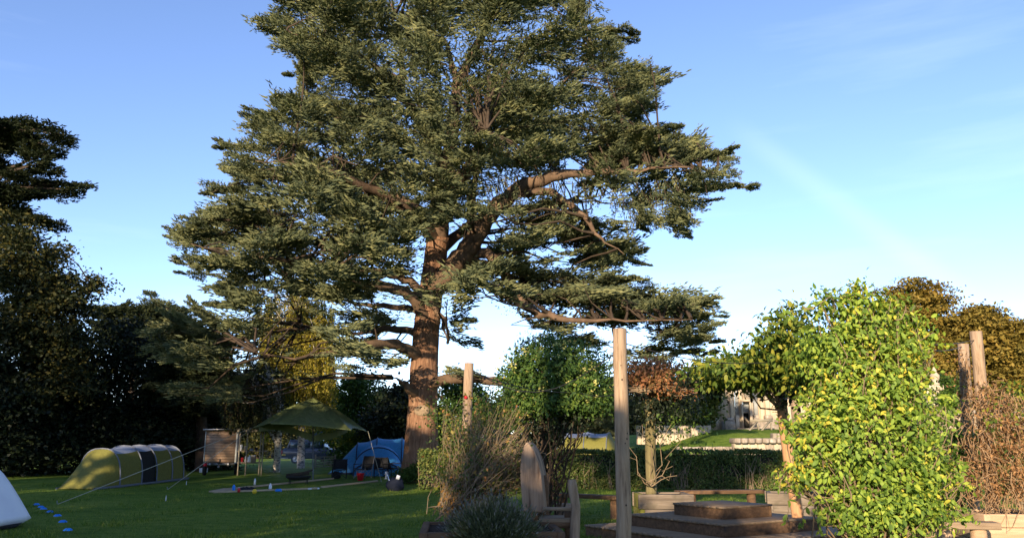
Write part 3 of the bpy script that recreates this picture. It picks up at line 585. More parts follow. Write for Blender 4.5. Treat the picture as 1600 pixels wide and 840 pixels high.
# green feathery conifer behind the trailer
tips = [P(rng.uniform(235, 340), rng.uniform(535, 650), 44 + rng.uniform(-3, 3)) for _ in range(60)]
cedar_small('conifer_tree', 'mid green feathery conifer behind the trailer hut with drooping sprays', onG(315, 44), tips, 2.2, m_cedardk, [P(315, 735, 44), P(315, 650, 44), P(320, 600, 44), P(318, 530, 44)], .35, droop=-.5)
# weeping birches
def weeping(label, base, top_px, pxr, D, n, mat, trunkpts, tr, bot=(620, 690), group='weeping birches'):
    t = thing('birch_tree', label, 'tree', base, group); b = MB(); b.tube(trunkpts, np.linspace(tr, tr * .3, len(trunkpts)), 10, wob=.03); lf = MB()
    tp = np.array([tuple(q) for q in trunkpts]); tw = MB()
    for k in range(n):
        px = rng.uniform(*pxr); py = top_px + rng.random() ** 1.3 * (bot[0] - top_px) * .75 + abs(px - sum(pxr) / 2) * .35; d = D + rng.uniform(-1.8, 1.8); q = P(px, py, d); e = P(px + rng.normal(0, 6), min(bot[1], py + rng.uniform(45, 120)), d)
        tw.tube([q, (q + e) / 2 + Vector((rng.normal(0, .08), 0, 0)), e], [.012, .009, .004], 3, cap=False)
        if k % 5 == 0: s_ = tp[rng.integers(1, len(tp))]; b.tube([s_, (Vector(s_) + q) / 2 + Vector((0, 0, .4)), q], [tr * .25, .03, .012], 5, cap=False)
        m = int((q.z - e.z) * 24) + 4; u = rng.random(m); pos = np.array(tuple(q)) * (1 - u[:, None]) + np.array(tuple(e)) * u[:, None] + rng.normal(0, .07, (m, 3)); lf.inst(T_leaf4, pos, rdir(m) * .7 + (0, 0, -.9), rdir(m), rng.uniform(.08, .19, m))
    lf.build('crown', mat, t); tw.build('twigs', m_darkbark, t); b.build('trunk', m_birchbark, t, smooth=True)
weeping('golden weeping birch standing sunlit beyond the peak of the green tarpaulin', onG(470, 50), 450, (405, 522), 50, 620, m_birch, [onG(470, 50), P(472, 640, 50), P(466, 560, 50), P(470, 470, 50)], .25)
weeping('weeping birch with white patchy trunk between the trailer hut and the tarpaulin', G(432, 737), 560, (350, 445), 39.5, 150, m_decid, [G(432, 737), P(434, 700, 39.5), P(437, 660, 39.5), P(428, 600, 39.5), P(410, 560, 39.5)], .19, bot=(640, 672))
for (px, top, D, w, lab) in [(560, 585, 58, 60, 'dark broad tree behind the right half of the tarpaulin'), (612, 600, 50, 40, 'dark rounded tree just left of the big cedar trunk'), (720, 590, 55, 70, 'dark tree right of the big cedar trunk'), (400, 650, 80, 60, 'distant dark tree beyond the parked van'), (480, 655, 85, 60, 'distant tree beyond the gate')]:
    b_ = onG(px, D); h = P(px, top, D).z; kk = D / F
    bl = [(b_.x + rng.normal(0, .5), D + rng.normal(0, .6), b_.z + .8 + (h - b_.z - 1.6) * j / 4, w * kk * (1 - .1 * j), 2.4, h / 5) for j in range(5)]
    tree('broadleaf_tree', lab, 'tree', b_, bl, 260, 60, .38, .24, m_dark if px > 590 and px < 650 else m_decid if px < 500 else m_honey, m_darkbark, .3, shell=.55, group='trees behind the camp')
# small bright shrub behind blue tent
tree('shrub', 'low pale green shrub behind the blue tent', 'shrub', onG(560, 52), [blob(548, 682, 52, 25, 16, .8), blob(585, 676, 52, 28, 20, .8)], 80, 40, .18, .15, m_roofv, m_darkbark, .06)
tree('shrub', 'dark little shrub growing at the foot of the big cedar trunk', 'shrub', G(636, 752), [blob(632, 742, 33.6, 18, 10, .4), blob(648, 735, 33.8, 10, 12, .3)], 60, 50, .10, .09, m_honey, m_darkbark, .03)

# ------------------------------------------------------------------ right background trees (bronze)
def domed(lab, px, D, blobs, mat=m_rust, n=380, leaf=.42):
    tree('leafy_tree', lab, 'tree', onG(px, D), blobs, int(n * 1.5), 75, .6, leaf, mat, m_darkbark, .5, shell=.5, zflat=.3, group='bronze trees on the hill', upn=1.2)
domed('large domed bronze green tree rising behind the climbing vine', 1430, 92, [blob(1425, 480, 92, 62, 46, 4), blob(1385, 530, 92, 60, 50, 4), blob(1470, 540, 92, 75, 50, 4), blob(1430, 600, 92, 100, 50, 5)], n=560)
domed('bronze green tree with a small knob on top, second from the right edge', 1520, 88, [blob(1524, 510, 88, 42, 28, 3), blob(1529, 488, 88, 14, 10, 1), blob(1500, 560, 88, 70, 45, 4), blob(1540, 610, 88, 80, 40, 4)], n=480)
domed('bronze green tree at the right edge of the photo', 1610, 84, [blob(1590, 535, 84, 60, 38, 3), blob(1620, 600, 84, 80, 50, 4)], n=400)
tree('conifer_shrub', 'bright green bush below the bronze trees, left of the split posts', 'shrub', onG(1480, 60), [blob(1478, 615, 60, 26, 30, 1.2)], 90, 50, .22, .18, m_honey, m_darkbark, .1)
tree('shrub', 'green shrub against the left end of the stone ruin', 'shrub', onG(1090, 48), [blob(1085, 640, 48, 34, 28, 1.3), blob(1105, 620, 48, 18, 24, 1.0)], 150, 50, .26, .22, m_hedge, m_darkbark, .12)
cedar_small('conifer_tree', 'pale drooping conifer branches behind the white topped tent', onG(935, 56), [P(rng.uniform(870, 1000), rng.uniform(635, 680), 56 + rng.uniform(-2, 2)) for _ in range(30)], 2.0, m_cedar, [P(935, 700, 56), P(935, 660, 56), P(935, 620, 56)], .25, droop=-.3)

# ------------------------------------------------------------------ unseen trees added behind and left of the camera, sized to cast shade
def shade(label, x, y, h, w, dd, n=135, clear=0):
    z0 = float(zg(x, y)); bl = [(x + rng.normal(0, .3), y, clear + 1.2 + (h - clear - 2.2) * j / 4, w * (1 - .06 * j), dd, max(1.2, (h - clear) / 6)) for j in range(5)]
    tree('leafy_tree', label, 'tree', (x, y, z0), bl, n, 34, .5, .55, m_dark, m_darkbark, .4, group='added shade trees out of view', limbs=1, shell=.6)
for x, h, w_ in [(-14.8, 9.0, 'lowest'), (-18.7, 10.8, 'second lowest'), (-22.6, 13.2, 'third lowest'), (-26.8, 14.4, 'middle'), (-31, 16.0, 'third tallest'), (-35.5, 17.5, 'second tallest'), (-40.5, 18.5, 'tallest')]:
    shade('added shade tree, unseen, left of the viewer, %s of its row' % w_, x, 7, h, 2.9, 2.0)
for x, h, w_ in [(-7.1, 7.6, 'lowest'), (-12.6, 9.6, 'second lowest'), (-17.2, 10.6, 'middle one'), (-22, 11, 'tallest')]:
    shade('added shade tree, unseen, in the row behind the viewer, %s' % w_, x, -11, h, 3.0, 1.8)
shade('added bare stemmed shade tree behind the viewer, unseen, with a high crown', -9, -11, 13.9, 4.8, 1.6, 120, clear=11.3)  # crown added at a height that shades the hedge and far lawn
# far wood closing the horizon
mb = MB(); n = 60000; xs_ = rng.uniform(-95, 55, n); hgt = 9 + 3.5 * np.sin(xs_ * .13) + 2 * np.sin(xs_ * .37 + 1) + 1.2 * np.sin(xs_ * .9)
hgt = np.clip(hgt * np.where(xs_ > 5, .62, 1.0), 3, 14); pos = np.stack([xs_, 118 + rng.normal(0, 3, n), zg(xs_, 118 + 0 * xs_) + hgt * rng.random(n) ** 1.15], -1)
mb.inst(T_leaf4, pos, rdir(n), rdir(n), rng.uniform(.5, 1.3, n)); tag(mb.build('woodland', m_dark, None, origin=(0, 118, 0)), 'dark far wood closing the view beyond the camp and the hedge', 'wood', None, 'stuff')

# ------------------------------------------------------------------ stone ruin on its rise
RD = 50.0
def rects(name, m, parent, lst, D, bev=.05):
    for (x0, x1, y0, y1, p_) in lst: mb = MB(); rect(mb, x0, x1, y0, y1, D - p_, p_ + .01); bevel(mb.build(name, m, parent), bev)
def rect(mb, x0, x1, y0, y1, D, th, D_front=None):
    """block that spans the picture columns/rows at distance D, th metres deep (backwards)"""
    a = P((x0 + x1) / 2, y0, D); b = P((x0 + x1) / 2, y1, D); ym = (y0 + y1) / 2; l = P(x0, ym, D).x; r = P(x1, ym, D).x
    mb.box(((l + r) / 2, D + th / 2, (a.z + b.z) / 2), (r - l, th, a.z - b.z)); return mb
ruin = thing('stone_ruin', 'roofless pale stone house facade with doorway and pilasters up on the grassy rise', 'ruin', onG(1180, RD))
mb = MB()
for (x0, x1, y0, y1) in [(1126, 1148.5, 600, 676), (1148.5, 1156.5, 600, 606), (1148.5, 1156.5, 648, 676), (1156.5, 1161, 600, 676), (1161, 1173, 600, 627), (1173, 1177.5, 600, 676), (1177.5, 1187, 600, 604), (1177.5, 1187, 648, 676), (1187, 1300, 604, 676)]:
    rect(mb, x0, x1, y0, y1, RD, .7)
rect(mb, 1112, 1126.1, 646, 676, RD + .1, .7); rect(mb, 1118, 1126.05, 636, 646.2, RD + .1, .7)
mb.build('wall', m_stone, ruin)
for (x0, x1, y0, y1, p_) in [(1141, 1146, 606, 655, .25), (1188, 1194, 604, 660, .12), (1196, 1203, 604, 660, .2), (1215, 1219, 608, 660, .2), (1228, 1236, 600, 664, .4), (1262, 1270, 596, 664, .4), (1284, 1292, 596, 664, .4)]:
    rects('pilaster', m_stone, ruin, [(x0, x1, y0, y1, p_)], RD)
for a_, b_ in (((1133, 1150, 657, 674, .9), (1135, 1148, 652, 657.2, .6)), ((1176, 1222, 655, 674, .8), (1196, 1208, 648, 655.2, .5))):
    mb = MB(); rect(mb, *a_[:4], RD - a_[4], a_[4]); rect(mb, *b_[:4], RD - b_[4], b_[4]); bevel(mb.build('plinth', m_stonedk, ruin), .08)
mb = MB(); rect(mb, 1124, 1226, 600, 604, RD - .35, .4); rect(mb, 1126, 1224, 604, 606, RD - .2, .2); bevel(mb.build('cornice', m_stone, ruin), .04)
mb = MB(); rect(mb, 1226, 1304, 592, 597, RD - .5, .6); rect(mb, 1187, 1304, 597, 604.1, RD, .7); mb.build('cornice', m_stonedk, ruin)
mb = MB(); rect(mb, 1159, 1161.5, 627, 670, RD - .14, .2); rect(mb, 1172.5, 1175, 627, 670, RD - .14, .2); rect(mb, 1158.5, 1175.5, 623.5, 627, RD - .2, .25); fr = mb.build('door_frame', m_stone, ruin)
mb = MB(); rect(mb, 1161.5, 1172.5, 644, 668, RD + .6, .04); mb.build('doorway', m_shadefill, ruin)  # black panel paints the darkness beyond the door
mb = MB(); rect(mb, 1161.5, 1172.5, 627, 643, RD + .35, .06); mb.build('fanlight', m_niche, ruin)
mb = MB(); rect(mb, 1161.5, 1172.5, 643, 644.6, RD + .2, .12); mb.beam(P(1163, 651, RD + .4), P(1171, 661, RD + .4), .12, .1); mb.build('crossbar', m_stonedk, ruin)
for (x0, x1) in ((1148.5, 1156.5), (1177.5, 1187)):
    mb = MB(); rect(mb, x0, x1, 604, 648, RD + .35, .06); mb.build('niche', m_niche, ruin)
mb = MB(); rect(mb, 1154, 1178, 671.5, 676, RD - 1.1, 1.1); rect(mb, 1157, 1176, 668.5, 671.6, RD - .7, .7); bevel(mb.build('doorstep', m_stonedk, ruin), .04)
# railing by the right wing
rl = thing('railing', 'thin iron railing below the yellow window patch of the ruin, right of the sunlit post', 'railing', onG(1250, RD - 2))
mb = MB(); mb.tube([P(1243, 656, RD - 2), P(1268, 656, RD - 2)], .03, 5)
for i in range(9): mb.tube([P(1244 + i * 2.9, 656, RD - 2), P(1244 + i * 2.9, 671, RD - 2)], .02, 4)
mb.build('rail', m_iron, rl)
# sawhorse like timber barrier
sw = thing('timber_barrier', 'weathered timber trestle barrier on the grass in front of the ruin door', 'barrier', onG(1185, 47.3))
mb = MB(); mb.beam(P(1172, 657, 47.3), P(1207, 656, 47.3), .10, .16); mb.build('rail', m_gate, sw)
for a, b in [((1183, 658), (1166, 678)), ((1183, 658), (1186, 674)), ((1203, 657), (1186, 677)), ((1204, 657), (1206, 675))]:
    mb = MB(); mb.beam(P(*a, 47.3), P(*b, 46.9 if a[0] - b[0] > 5 else 47.3), .09, .09); mb.build('leg', m_gate, sw)
# low walls
def lowwall(name, label, x0, x1, y0, y1, D, th, m, n=14, cope=True):
    t = thing(name, label, 'wall', onG((x0 + x1) / 2, D)); mb = MB(); xs = np.linspace(x0, x1, n + 1)
    for i in range(n):
        rect(mb, xs[i] + .03, xs[i + 1] - .03, y0 + rng.uniform(0, .9) * (not cope) + (6 if cope else 0), y1, D + rng.uniform(-.05, .05), th)
    bevel(mb.build('blockwork', m, t), .04)
    if cope:
        mb = MB(); xs = np.linspace(x0 - 3, x1, 8)
        for i in range(7): a = P(xs[i], y0, D); b = P(xs[i + 1], y0 + 8, D); mb.box(((a.x + b.x) / 2, D + .25, (a.z + b.z) / 2), (b.x - a.x - .02, th + .5, abs(a.z - b.z)), taper=.02)
        bevel(mb.build('coping', m_stonedk, t), .06)
lowwall('stone_wall', 'low stone wall with lichened sloping coping just above the hedge', 1148, 1222, 684, 712, 39.5, .6, m_stone, 6)
lowwall('stone_wall', 'broken low dark rubble wall left of the coped wall, above the hedge', 1060, 1146, 697, 712, 40, .5, m_stonedk, 16, False)
lowwall('stone_wall', 'sunlit old stone wall beyond the grass, seen under the red vine', 996, 1112, 664, 694, 47, .5, m_stone, 18, False)
lowwall('stone_wall', 'short dark stone stub above the right end of the coped wall', 1208, 1222, 676, 690, 41.5, .5, m_stonedk, 2, False)
lowwall('stone_wall', 'long pale garden wall right of the climbing vine, behind the brown withered bush', 1395, 1640, 640, 700, 50, .5, m_stone, 12, True)
# urn on a pedestal
ur = thing('urn_pedestal', 'carved stone urn on a tall pedestal, just right of the climbing vine', 'urn', onG(1460, 46))
mb = MB(); rect(mb, 1452, 1472, 608, 690, 46, .7); rect(mb, 1449, 1475, 601, 609, 45.85, 1.0); bevel(mb.build('pedestal', m_stone, ur), .03)
c = P(1462, 601, 46.35); k_ = 46 / F; mb = MB(); mb.lathe(c, [(0, 0), (6 * k_, 0), (6 * k_, 2 * k_), (3 * k_, 4 * k_), (6.5 * k_, 10 * k_), (7 * k_, 15 * k_), (3 * k_, 20 * k_), (3.6 * k_, 23 * k_), (1 * k_, 27 * k_), (0, 34 * k_)], 16); mb.build('urn', m_stone, ur, smooth=True)

# ------------------------------------------------------------------ hedge
HY = 31.0
hz0 = onG(640, HY); hx0 = onG(655, HY).x; hx1 = onG(1228, HY).x; hh = P(1000, 705, HY).z - float(zg(3, HY))
hd = thing('hedge', 'long clipped dark green hedge running across behind the benches', 'hedge', ((hx0 + hx1) / 2, HY, float(zg((hx0 + hx1) / 2, HY))))
zb = float(zg(5, HY)); n = 52000; u = rng.random(n); side = rng.random(n)
xx = hx0 + (hx1 - hx0) * rng.random(n); bulge = .07 * np.sin(xx * 2.3) + .05 * np.sin(xx * 5.1 + 1)
front = side < .62; pos = np.where(front[:, None], np.stack([xx, HY - .45 + bulge + rng.normal(0, .07, n), zb + hh * u], -1), np.stack([xx, HY - .45 + .95 * u, zb + hh + .03 * np.sin(xx * 3) + rng.normal(0, .035, n)], -1))
nrm = np.where(front[:, None], np.array([0, -1, .3]), np.array([0, 0, 1.])); thin_ = (np.sin(xx * 1.7 + 3 * np.sin(xx * .6)) * np.sin(pos[:, 2] * 4 + xx) > .55) & front & (rng.random(n) < .7)
pos = pos[~thin_]; nrm = nrm[~thin_]; m = len(pos)
mb = MB(); mb.inst(T_leaf4, pos, rdir(m), rdir(m) + nrm * .8, rng.uniform(.05, .11, m)); mb.build('foliage', m_hedge, hd)
mb = MB(); mb.box(((hx0 + hx1) / 2, HY + .05, zb + hh * .47), (hx1 - hx0 - .2, .5, hh * .9)); mb.build('shade_core', m_shadefill, hd)  # near-black box stands in for the shade inside the hedge
mb = MB()
for k in range(170):
    x = rng.uniform(hx0, hx1); z1 = zb + hh * rng.uniform(.4, .95); mb.tube([(x, HY - .42, zb), (x + rng.normal(0, .1), HY - .5, (zb + z1) / 2), (x + rng.normal(0, .22), HY - .46, z1)], [.018, .014, .006], 4, cap=False)
mb.build('stems', m_twig, hd)

# ------------------------------------------------------------------ tents
def tunnel_tent(label, A, B, Wd, H, mats, xs, hts, door=None, group=None, back=1, patch=None):
    """A->B: bottom of the near side; width goes to the left of A->B times back"""
    A = Vector(A); B = Vector(B); ax = (B - A); Ln = ax.length; ax.normalize(); sd = Vector((-ax.y, ax.x, 0)).normalized() * back
    t = thing('tunnel_tent', label, 'tent', (A + B) / 2 + sd * Wd / 2, group); g_, r_, h_ = mats; na = 17
    def arch(x, h, w):
        out = []
        for i in range(na):
            th = math.pi * i / (na - 1); c = math.cos(th); s_ = math.sin(th)
            y = Wd / 2 - w / 2 * math.copysign(abs(c) ** .75, c); out.append(A + ax * x + sd * y + Vector((0, 0, h * s_ ** .7 - (.0 if h > .1 else 0))))
        return out
    X = []; 
    for i in range(len(xs) - 1):
        for q in range(6): u = q / 6; X.append((xs[i] + (xs[i + 1] - xs[i]) * u, hts[i] + (hts[i + 1] - hts[i]) * (u if hts[i] != hts[i + 1] else u) - .022 * H * math.sin(math.pi * u) * (hts[i] > .5 and hts[i + 1] > .5)))
    X.append((xs[-1], hts[-1])); prof = [arch(x * Ln, max(.03, h) * H, Wd * (.86 + .14 * min(1, h))) for x, h in X]
    lo, hi = 5, 11   # roof band of the arch
    for (a, b, m, nm) in ((0, lo, g_, 'side_panel'), (lo, hi, r_, 'roof_panel'), (hi, na - 1, g_, 'side_panel')):
        mb = MB(); last = -2
        for i in range(len(prof) - 1):
            if nm == 'roof_panel' and (X[i][1] < .8 or X[i + 1][1] < .8): mm = True
            else: mm = False
            if door and a == 0 and door[0] <= X[i][0] < door[1]: rng_ = []
            else: rng_ = [(a, b)]
            for (p_, q_) in rng_:
                if mm: continue
                if mb.n and last != i - 1: mb.build(nm, m, t, smooth=True); mb = MB()
                last = i; mb.grid([prof[i][p_:q_ + 1], prof[i + 1][p_:q_ + 1]])
        if mb.n: mb.build(nm, m, t, smooth=True)
    ends = [i for i in range(len(prof) - 1) if X[i][1] < .8 or X[i + 1][1] < .8]
    for half_ in (0, 1):
        mb = MB()
        for i in ends:
            if (i > len(prof) / 2) == bool(half_): mb.grid([prof[i][lo:hi + 1], prof[i + 1][lo:hi + 1]])
        if mb.n: mb.build('end_panel', g_, t, smooth=True)
    if door:
        mb = MB(); ii = [i for i in range(len(prof) - 1) if door[0] <= X[i][0] < door[1]]; rows = [[q + sd * .05 for q in prof[i][0:lo + 1]] for i in ii + [ii[-1] + 1]]; mb.grid(rows); mb.build('doorway', m_shadefill, t, smooth=True)  # black panel stands in for the unlit inside of the tent
    for x, h in zip(xs, hts):
        if h > .5: mb = MB(); mb.tube([q + (q - (A + ax * x * Ln + sd * Wd / 2)).normalized() * .02 for q in arch(x * Ln, h * H, Wd)], .028, 6); mb.build('hoop', h_, t, smooth=True)
    for e_ in (0, -1): mb = MB(); mb.tube([p_[e_] + Vector((0, 0, .04)) for p_ in prof], .05, 5); mb.build('skirt', h_, t)
    return t, prof, X
A = onG(152, 30.2); B = onG(298, 36.6)
tt, prof, X = tunnel_tent('olive green tunnel tent with grey blue roof and open dark doorway at the left', A, B, 1.75, 1.5, (m_tentgreen, m_tentroof, m_hoop), [0, .20, .42, .58, .76, .90, 1.0], [.02, .95, 1, 1, 1, .96, .05], door=(.42, .575))
Lf = onG(866, 47); Rg = onG(968, 46)
tunnel_tent('green tent with white blue roof over the hedge, left of the tall bare post', Lf, Rg, 2.8, 2.02, (m_tentgreen, m_tentroof, m_hoop), [0, .15, .45, .8, 1], [.6, 1, .98, .9, .05])
tunnel_tent('pale roofed tent glimpsed behind the twiggy shrub, right of the big trunk', onG(712, 45), onG(782, 45), 2.6, 2.0, (m_tentgreen, m_tentroof, m_hoop), [0, .2, .6, 1], [.1, 1, .95, .2])
# blue tent
A = onG(512, 39.6); B = onG(655, 40.2)
bt, bprof, bX = tunnel_tent('bright blue dome tent with dark piping beside the big cedar trunk', A, B, 2.8, 1.72, (m_blue, m_blue, m_bluedk), [0, .30, .52, .80, 1.0], [.03, .86, 1, 1.0, .8])
mb = MB(); por = []
for i in range(9):   # bulging side porch
    u = i / 8; c = onG(590, 39.6 - 1.1 * (1 - u)); hw = 1.15; h = 1.38 * math.sin(.35 + u * 1.2) ** .8
    por.append([c + Vector((-hw * math.cos(a) * (1 if u else 1), 0, h * math.sin(a) ** .75 if 0 < a < math.pi else 0)) for a in np.linspace(0, math.pi, 15)])
mb.grid(por); mb.build('porch', m_blue, bt, smooth=True)
mb = MB(); mb.tube([q + Vector((0, -.02, .01)) for q in por[0]], .035, 6); mb.tube([q + Vector((0, -.02, .01)) for q in por[5]], .03, 6); mb.build('porch_hoop', m_bluedk, bt, smooth=True)
mb = MB(); mb.grid([[por[0][i] * (1 - v) + (por[0][i] * .0 + Vector((por[0][7].x, por[0][0].y, por[0][0].z)) ) * v for i in range(15)] for v in (0, .33, .66, 1)]); mb.build('porch_door', m_blue, bt)
# white inflatable at left
mb = MB(); c = onG(-55, 17.0); rows = []
for i in range(15):
    u = i / 14; z = 1.12 * (1 - (1 - u) ** 1.15) if u < 1 else 1.12; r_ = 1.02 - .62 * u; r_ *= (1 if i else .84)
    row = []
    for j in range(41):
        a = 2 * math.pi * j / 40; sq = (abs(math.cos(a)) ** 4 + abs(math.sin(a)) ** 4) ** -.25; row.append((c.x + r_ * sq * math.cos(a) * 1.02, c.y + r_ * sq * math.sin(a), .07 + z * .98 + .02 * math.sin(a * 6) * u))
    rows.append(row)
rows.append([(c.x, c.y, 1.2)] * 41)
wi = thing('inflatable', 'white bulging inflatable shape cut by the left edge of the photo', 'inflatable', c); mb.grid(rows); mb.build('body', m_whitepvc, wi, smooth=True)
mb = MB(); mb.lathe((c.x, c.y, 0), [(0, .0), (.9, .0), (1.0, .09), (.3, .1)], 24); mb.build('base', m_black, wi)
# blue marker discs
first = None
for i, (px, py) in enumerate([(57, 788), (64, 792), (68, 795), (78, 799.5), (90, 805.5), (98, 815), (106, 828)]):
    q = G(px, py)
    if first is None:
        first = thing('marker_disc', 'x', 'marker', q, 'blue marker discs on the grass'); mb = MB(); mb.lathe(q, [(.035, .045), (.045, .045), (.085, .012), (.092, .0)], 18); mb.build('rim', m_bluep, first, smooth=True); o = first
    else: o = copy_tree(first); o.location = q
    o['label'] = ['farthest blue marker disc of the line on the lawn', 'second farthest blue marker disc, almost touching the third', 'third farthest blue marker disc in the tight trio', 'middle blue marker disc, first after the trio at the far end', 'third nearest blue marker disc in the line', 'second nearest blue marker disc in the line', 'nearest blue marker disc of the line on the lawn'][i]

# ------------------------------------------------------------------ tarpaulin and ropes
TD = 36.0
ap = P(489, 621, TD); cl = P(393, 668, TD - .6); crn = P(575, 673, TD - .4); fl = P(424, 661, TD - 2.6); fr_ = P(549, 671, TD - 2.4); bl_ = P(440, 668, TD + 2.6); br_ = P(540, 668, TD + 2.6)
edge = [cl, fl, fr_, crn, br_, bl_]; sag = [(.22, -.35), (.12, -.05), (.25, -.1), (.3, 0), (.4, 0), (.3, 0)]
N = 12; rim = []
for i in range(6):
    a, b = edge[i], edge[(i + 1) % 6]
    for k in range(N):
        u = k / N; q = a.lerp(b, u); s_ = math.sin(math.pi * u); inw = (ap - q); inw.z = 0; rim.append(q + inw * (.12 * s_) + Vector((0, 0, sag[i][0] * .5 * s_ - .03)))
rows = []
for j in range(15):
    u = j / 14; row = []
    for i, q in enumerate(rim + rim[:1]):
        p_ = ap.lerp(q, u); p_.z += -.10 * math.sin(math.pi * u) * (1 if True else 0) + .18 * math.sin(math.pi * u) * (i % N in (0,)) + .045 * math.sin(i * 2.6 + u * 3) * math.sin(math.pi * min(1, u * 1.2)) + .03 * math.sin(i * 1.1 + 2)  * u * (1 - u); row.append(p_)
    rows.append(row)
tp = thing('tarpaulin', 'dark olive tarpaulin pitched to a high peak over the camp kitchen', 'tarpaulin', onG(489, TD))
mb = MB(); mb.grid(rows); o = mb.build('canopy', m_tarp, tp, smooth=True); sm = o.modifiers.new('thick', 'SOLIDIFY'); sm.thickness = .006
mb = MB(); mid = [rim[i] for i in range(8, N * 3)]; rows = []
mb = MB(); seq = [bl_, cl.lerp(bl_, .4) + Vector((0, -.8, 0)), fl.lerp(bl_, .5), P(470, 676, TD), P(490, 684, TD), P(520, 679, TD), fr_.lerp(br_, .6), br_]
for j in range(2): rows.append([q + Vector((0, 0, .12 if j == 0 else -.16)) for q in seq])
mb.grid(rows); mb.build('back_flap', m_tarp, tp)
mb = MB(); mb.tube([onG(489, TD) + Vector((0, 0, -.05)), ap + Vector((0, 0, .03))], .03, 8); mb.build('pole', m_steel, tp)
def rope(label, a, b, r=.011, sagd=.0, peg=True, m=None, name='guy_rope'):
    a = Vector(a); b = Vector(b); mb = MB(); mb.tube([a.lerp(b, u) + Vector((0, 0, -sagd * math.sin(math.pi * u))) for u in np.linspace(0, 1, 9 if sagd else 3)], r, 5)
    t = thing(name, label, 'rope', a); mb.build('line', m or m_rope, t)
    if peg: mb = MB(); mb.tube([a + Vector((0, 0, -.05)), a + Vector((-.03, 0, .10))], .012, 5); mb.build('peg', m_steel, t)
rope('long guy rope from the tarpaulin corner down to the grass left of the green tent', G(90, 787), cl)
rope('second guy rope from the tarpaulin corner to the grass in front of the green tent', G(262, 764), cl + Vector((.05, 0, 0)))
rope('short guy rope dropping from the front right corner of the tarpaulin', G(596, 752), crn, .008)
for i, (px, py) in enumerate([(291, 757), (259, 782), (13 + 280, 758.5)][:2]):
    t = thing('tent_peg', ['upright white tent peg near the end of the green tent', 'small white tent peg farther out on the open lawn'][i], 'peg', G(px, py), 'white tent pegs'); mb = MB(); q = G(px, py); mb.tube([q, q + Vector((0, 0, .16))], [.014, .009], 6); mb.build('shaft', m_white, t)

# ------------------------------------------------------------------ trailer hut and kitchen
HD = 39.0; hb = onG(345, HD)
hut = thing('trailer_hut', 'small larch clad hut on a trailer with flat grey roof', 'hut', hb)
l, r_ = P(322, 705, HD).x, P(367, 705, HD).x; z0 = P(345, 722, HD).z; z1 = P(345, 672, HD).z; cx = (l + r_) / 2
mb = MB(); mb.box((cx, HD + 1.3, (z0 + z1) / 2), (r_ - l, 2.6, z1 - z0)); mb.build('wall', m_clad, hut)
for x_, w_ in ((r_ + .03, .08), (l - .02, .05)): mb = MB(); mb.box((x_, HD + .03, (z0 + z1) / 2), (w_, .1, z1 - z0)); mb.build('corner_post', m_niche, hut)
mb = MB(); mb.box((cx + .02, HD + 1.3, z1 + .05), (r_ - l + .34, 3.0, .07), ry=R(-1.2)); mb.build('roof', m_steel, hut)
mb = MB(); mb.box((cx, HD + 1.3, z0 - .07), (r_ - l - .05, 2.5, .12)); mb.box((cx - .4, HD - .02, z0 - .08), (.08, .1, .14)); mb.box((cx + .4, HD - .02, z0 - .08), (.08, .1, .14)); mb.beam((cx, HD, z0 - .12), (cx, HD - .5, z0 - .2), .07, .07); mb.build('chassis', m_steel, hut)
for dx in (-.72, .72):
    w = MB(); w.lathe((0, 0, 0), [(0, -.09), (.20, -.09), (.27, -.07), (.28, 0), (.27, .07), (.20, .09), (0, .09)], 22); v = w.v[0]; v[:] = np.stack([v[:, 2] + cx + dx, v[:, 0] + HD + .9, v[:, 1] + hb.z + .28], -1); w.build('wheel', m_tyre, hut, smooth=True)
mb = MB(); mb.box((l + .05, HD - .03, z0 - .10), (.16, .05, .13)); mb.build('tail_light', m_redp, hut)
mb = MB(); mb.box((cx, HD - .02, z0 + .06), (.05, .04, .22)); mb.box((cx + .02, HD - .05, z0 - .02), (.22, .05, .04)); mb.build('latch', m_iron, hut)
hut.rotation_euler = (0, 0, R(15))
kt = thing('camp_kitchen', 'open timber framed camp kitchen counter beside the trailer hut', 'camp kitchen', onG(392, HD))
mb = MB()
for px, yt in ((371, 672), (383, 674), (404, 672), (408, 672)):
    for dd in (0, 1.3): q = onG(px, HD + dd); m2_ = MB(); m2_.beam(q, (q.x, q.y, P(px, yt, HD).z), .05, .05); m2_.build('post', m_gate, kt)
mb.beam(P(371, 672.5, HD), P(410, 672.5, HD), .08, .10); mb.build('frame', m_gate, kt)
mb = MB(); q = P(390, 704.5, HD); mb.box((q.x, HD + .45, q.z), (1.22, .7, .05)); mb.build('counter', m_sleeper, kt)
mb = MB(); q = P(385, 722.5, HD); mb.box((q.x, HD + .45, q.z), (.95, .7, .05)); mb.build('shelf', m_sleeper, kt)
for i, px in enumerate((384.5, 389.5)):
    q = P(px, 721.5, HD + .25); t = thing('jerrycan', ['left white water can standing on the lower kitchen shelf', 'right white water can standing on the lower kitchen shelf'][i], 'water can', q, 'water cans on the shelf')
    mb = MB(); mb.lathe(q, [(0, 0), (.06, 0), (.068, .02), (.068, .22), (.05, .27), (.022, .29), (.022, .33), (0, .33)], 14); mb.build('body', m_white, t, smooth=True)
q = P(396, 721.5, HD + .25); t = thing('storage_box', 'beige storage box right of the white water cans', 'box', q); mb = MB(); mb.box((q.x, q.y, q.z + .15), (.17, .2, .27), taper=-.06); bevel(mb.build('body', m_sleeper, t), .015); mb = MB(); mb.box((q.x, q.y, q.z + .30), (.2, .23, .03)); bevel(mb.build('lid', m_white, t), .01)
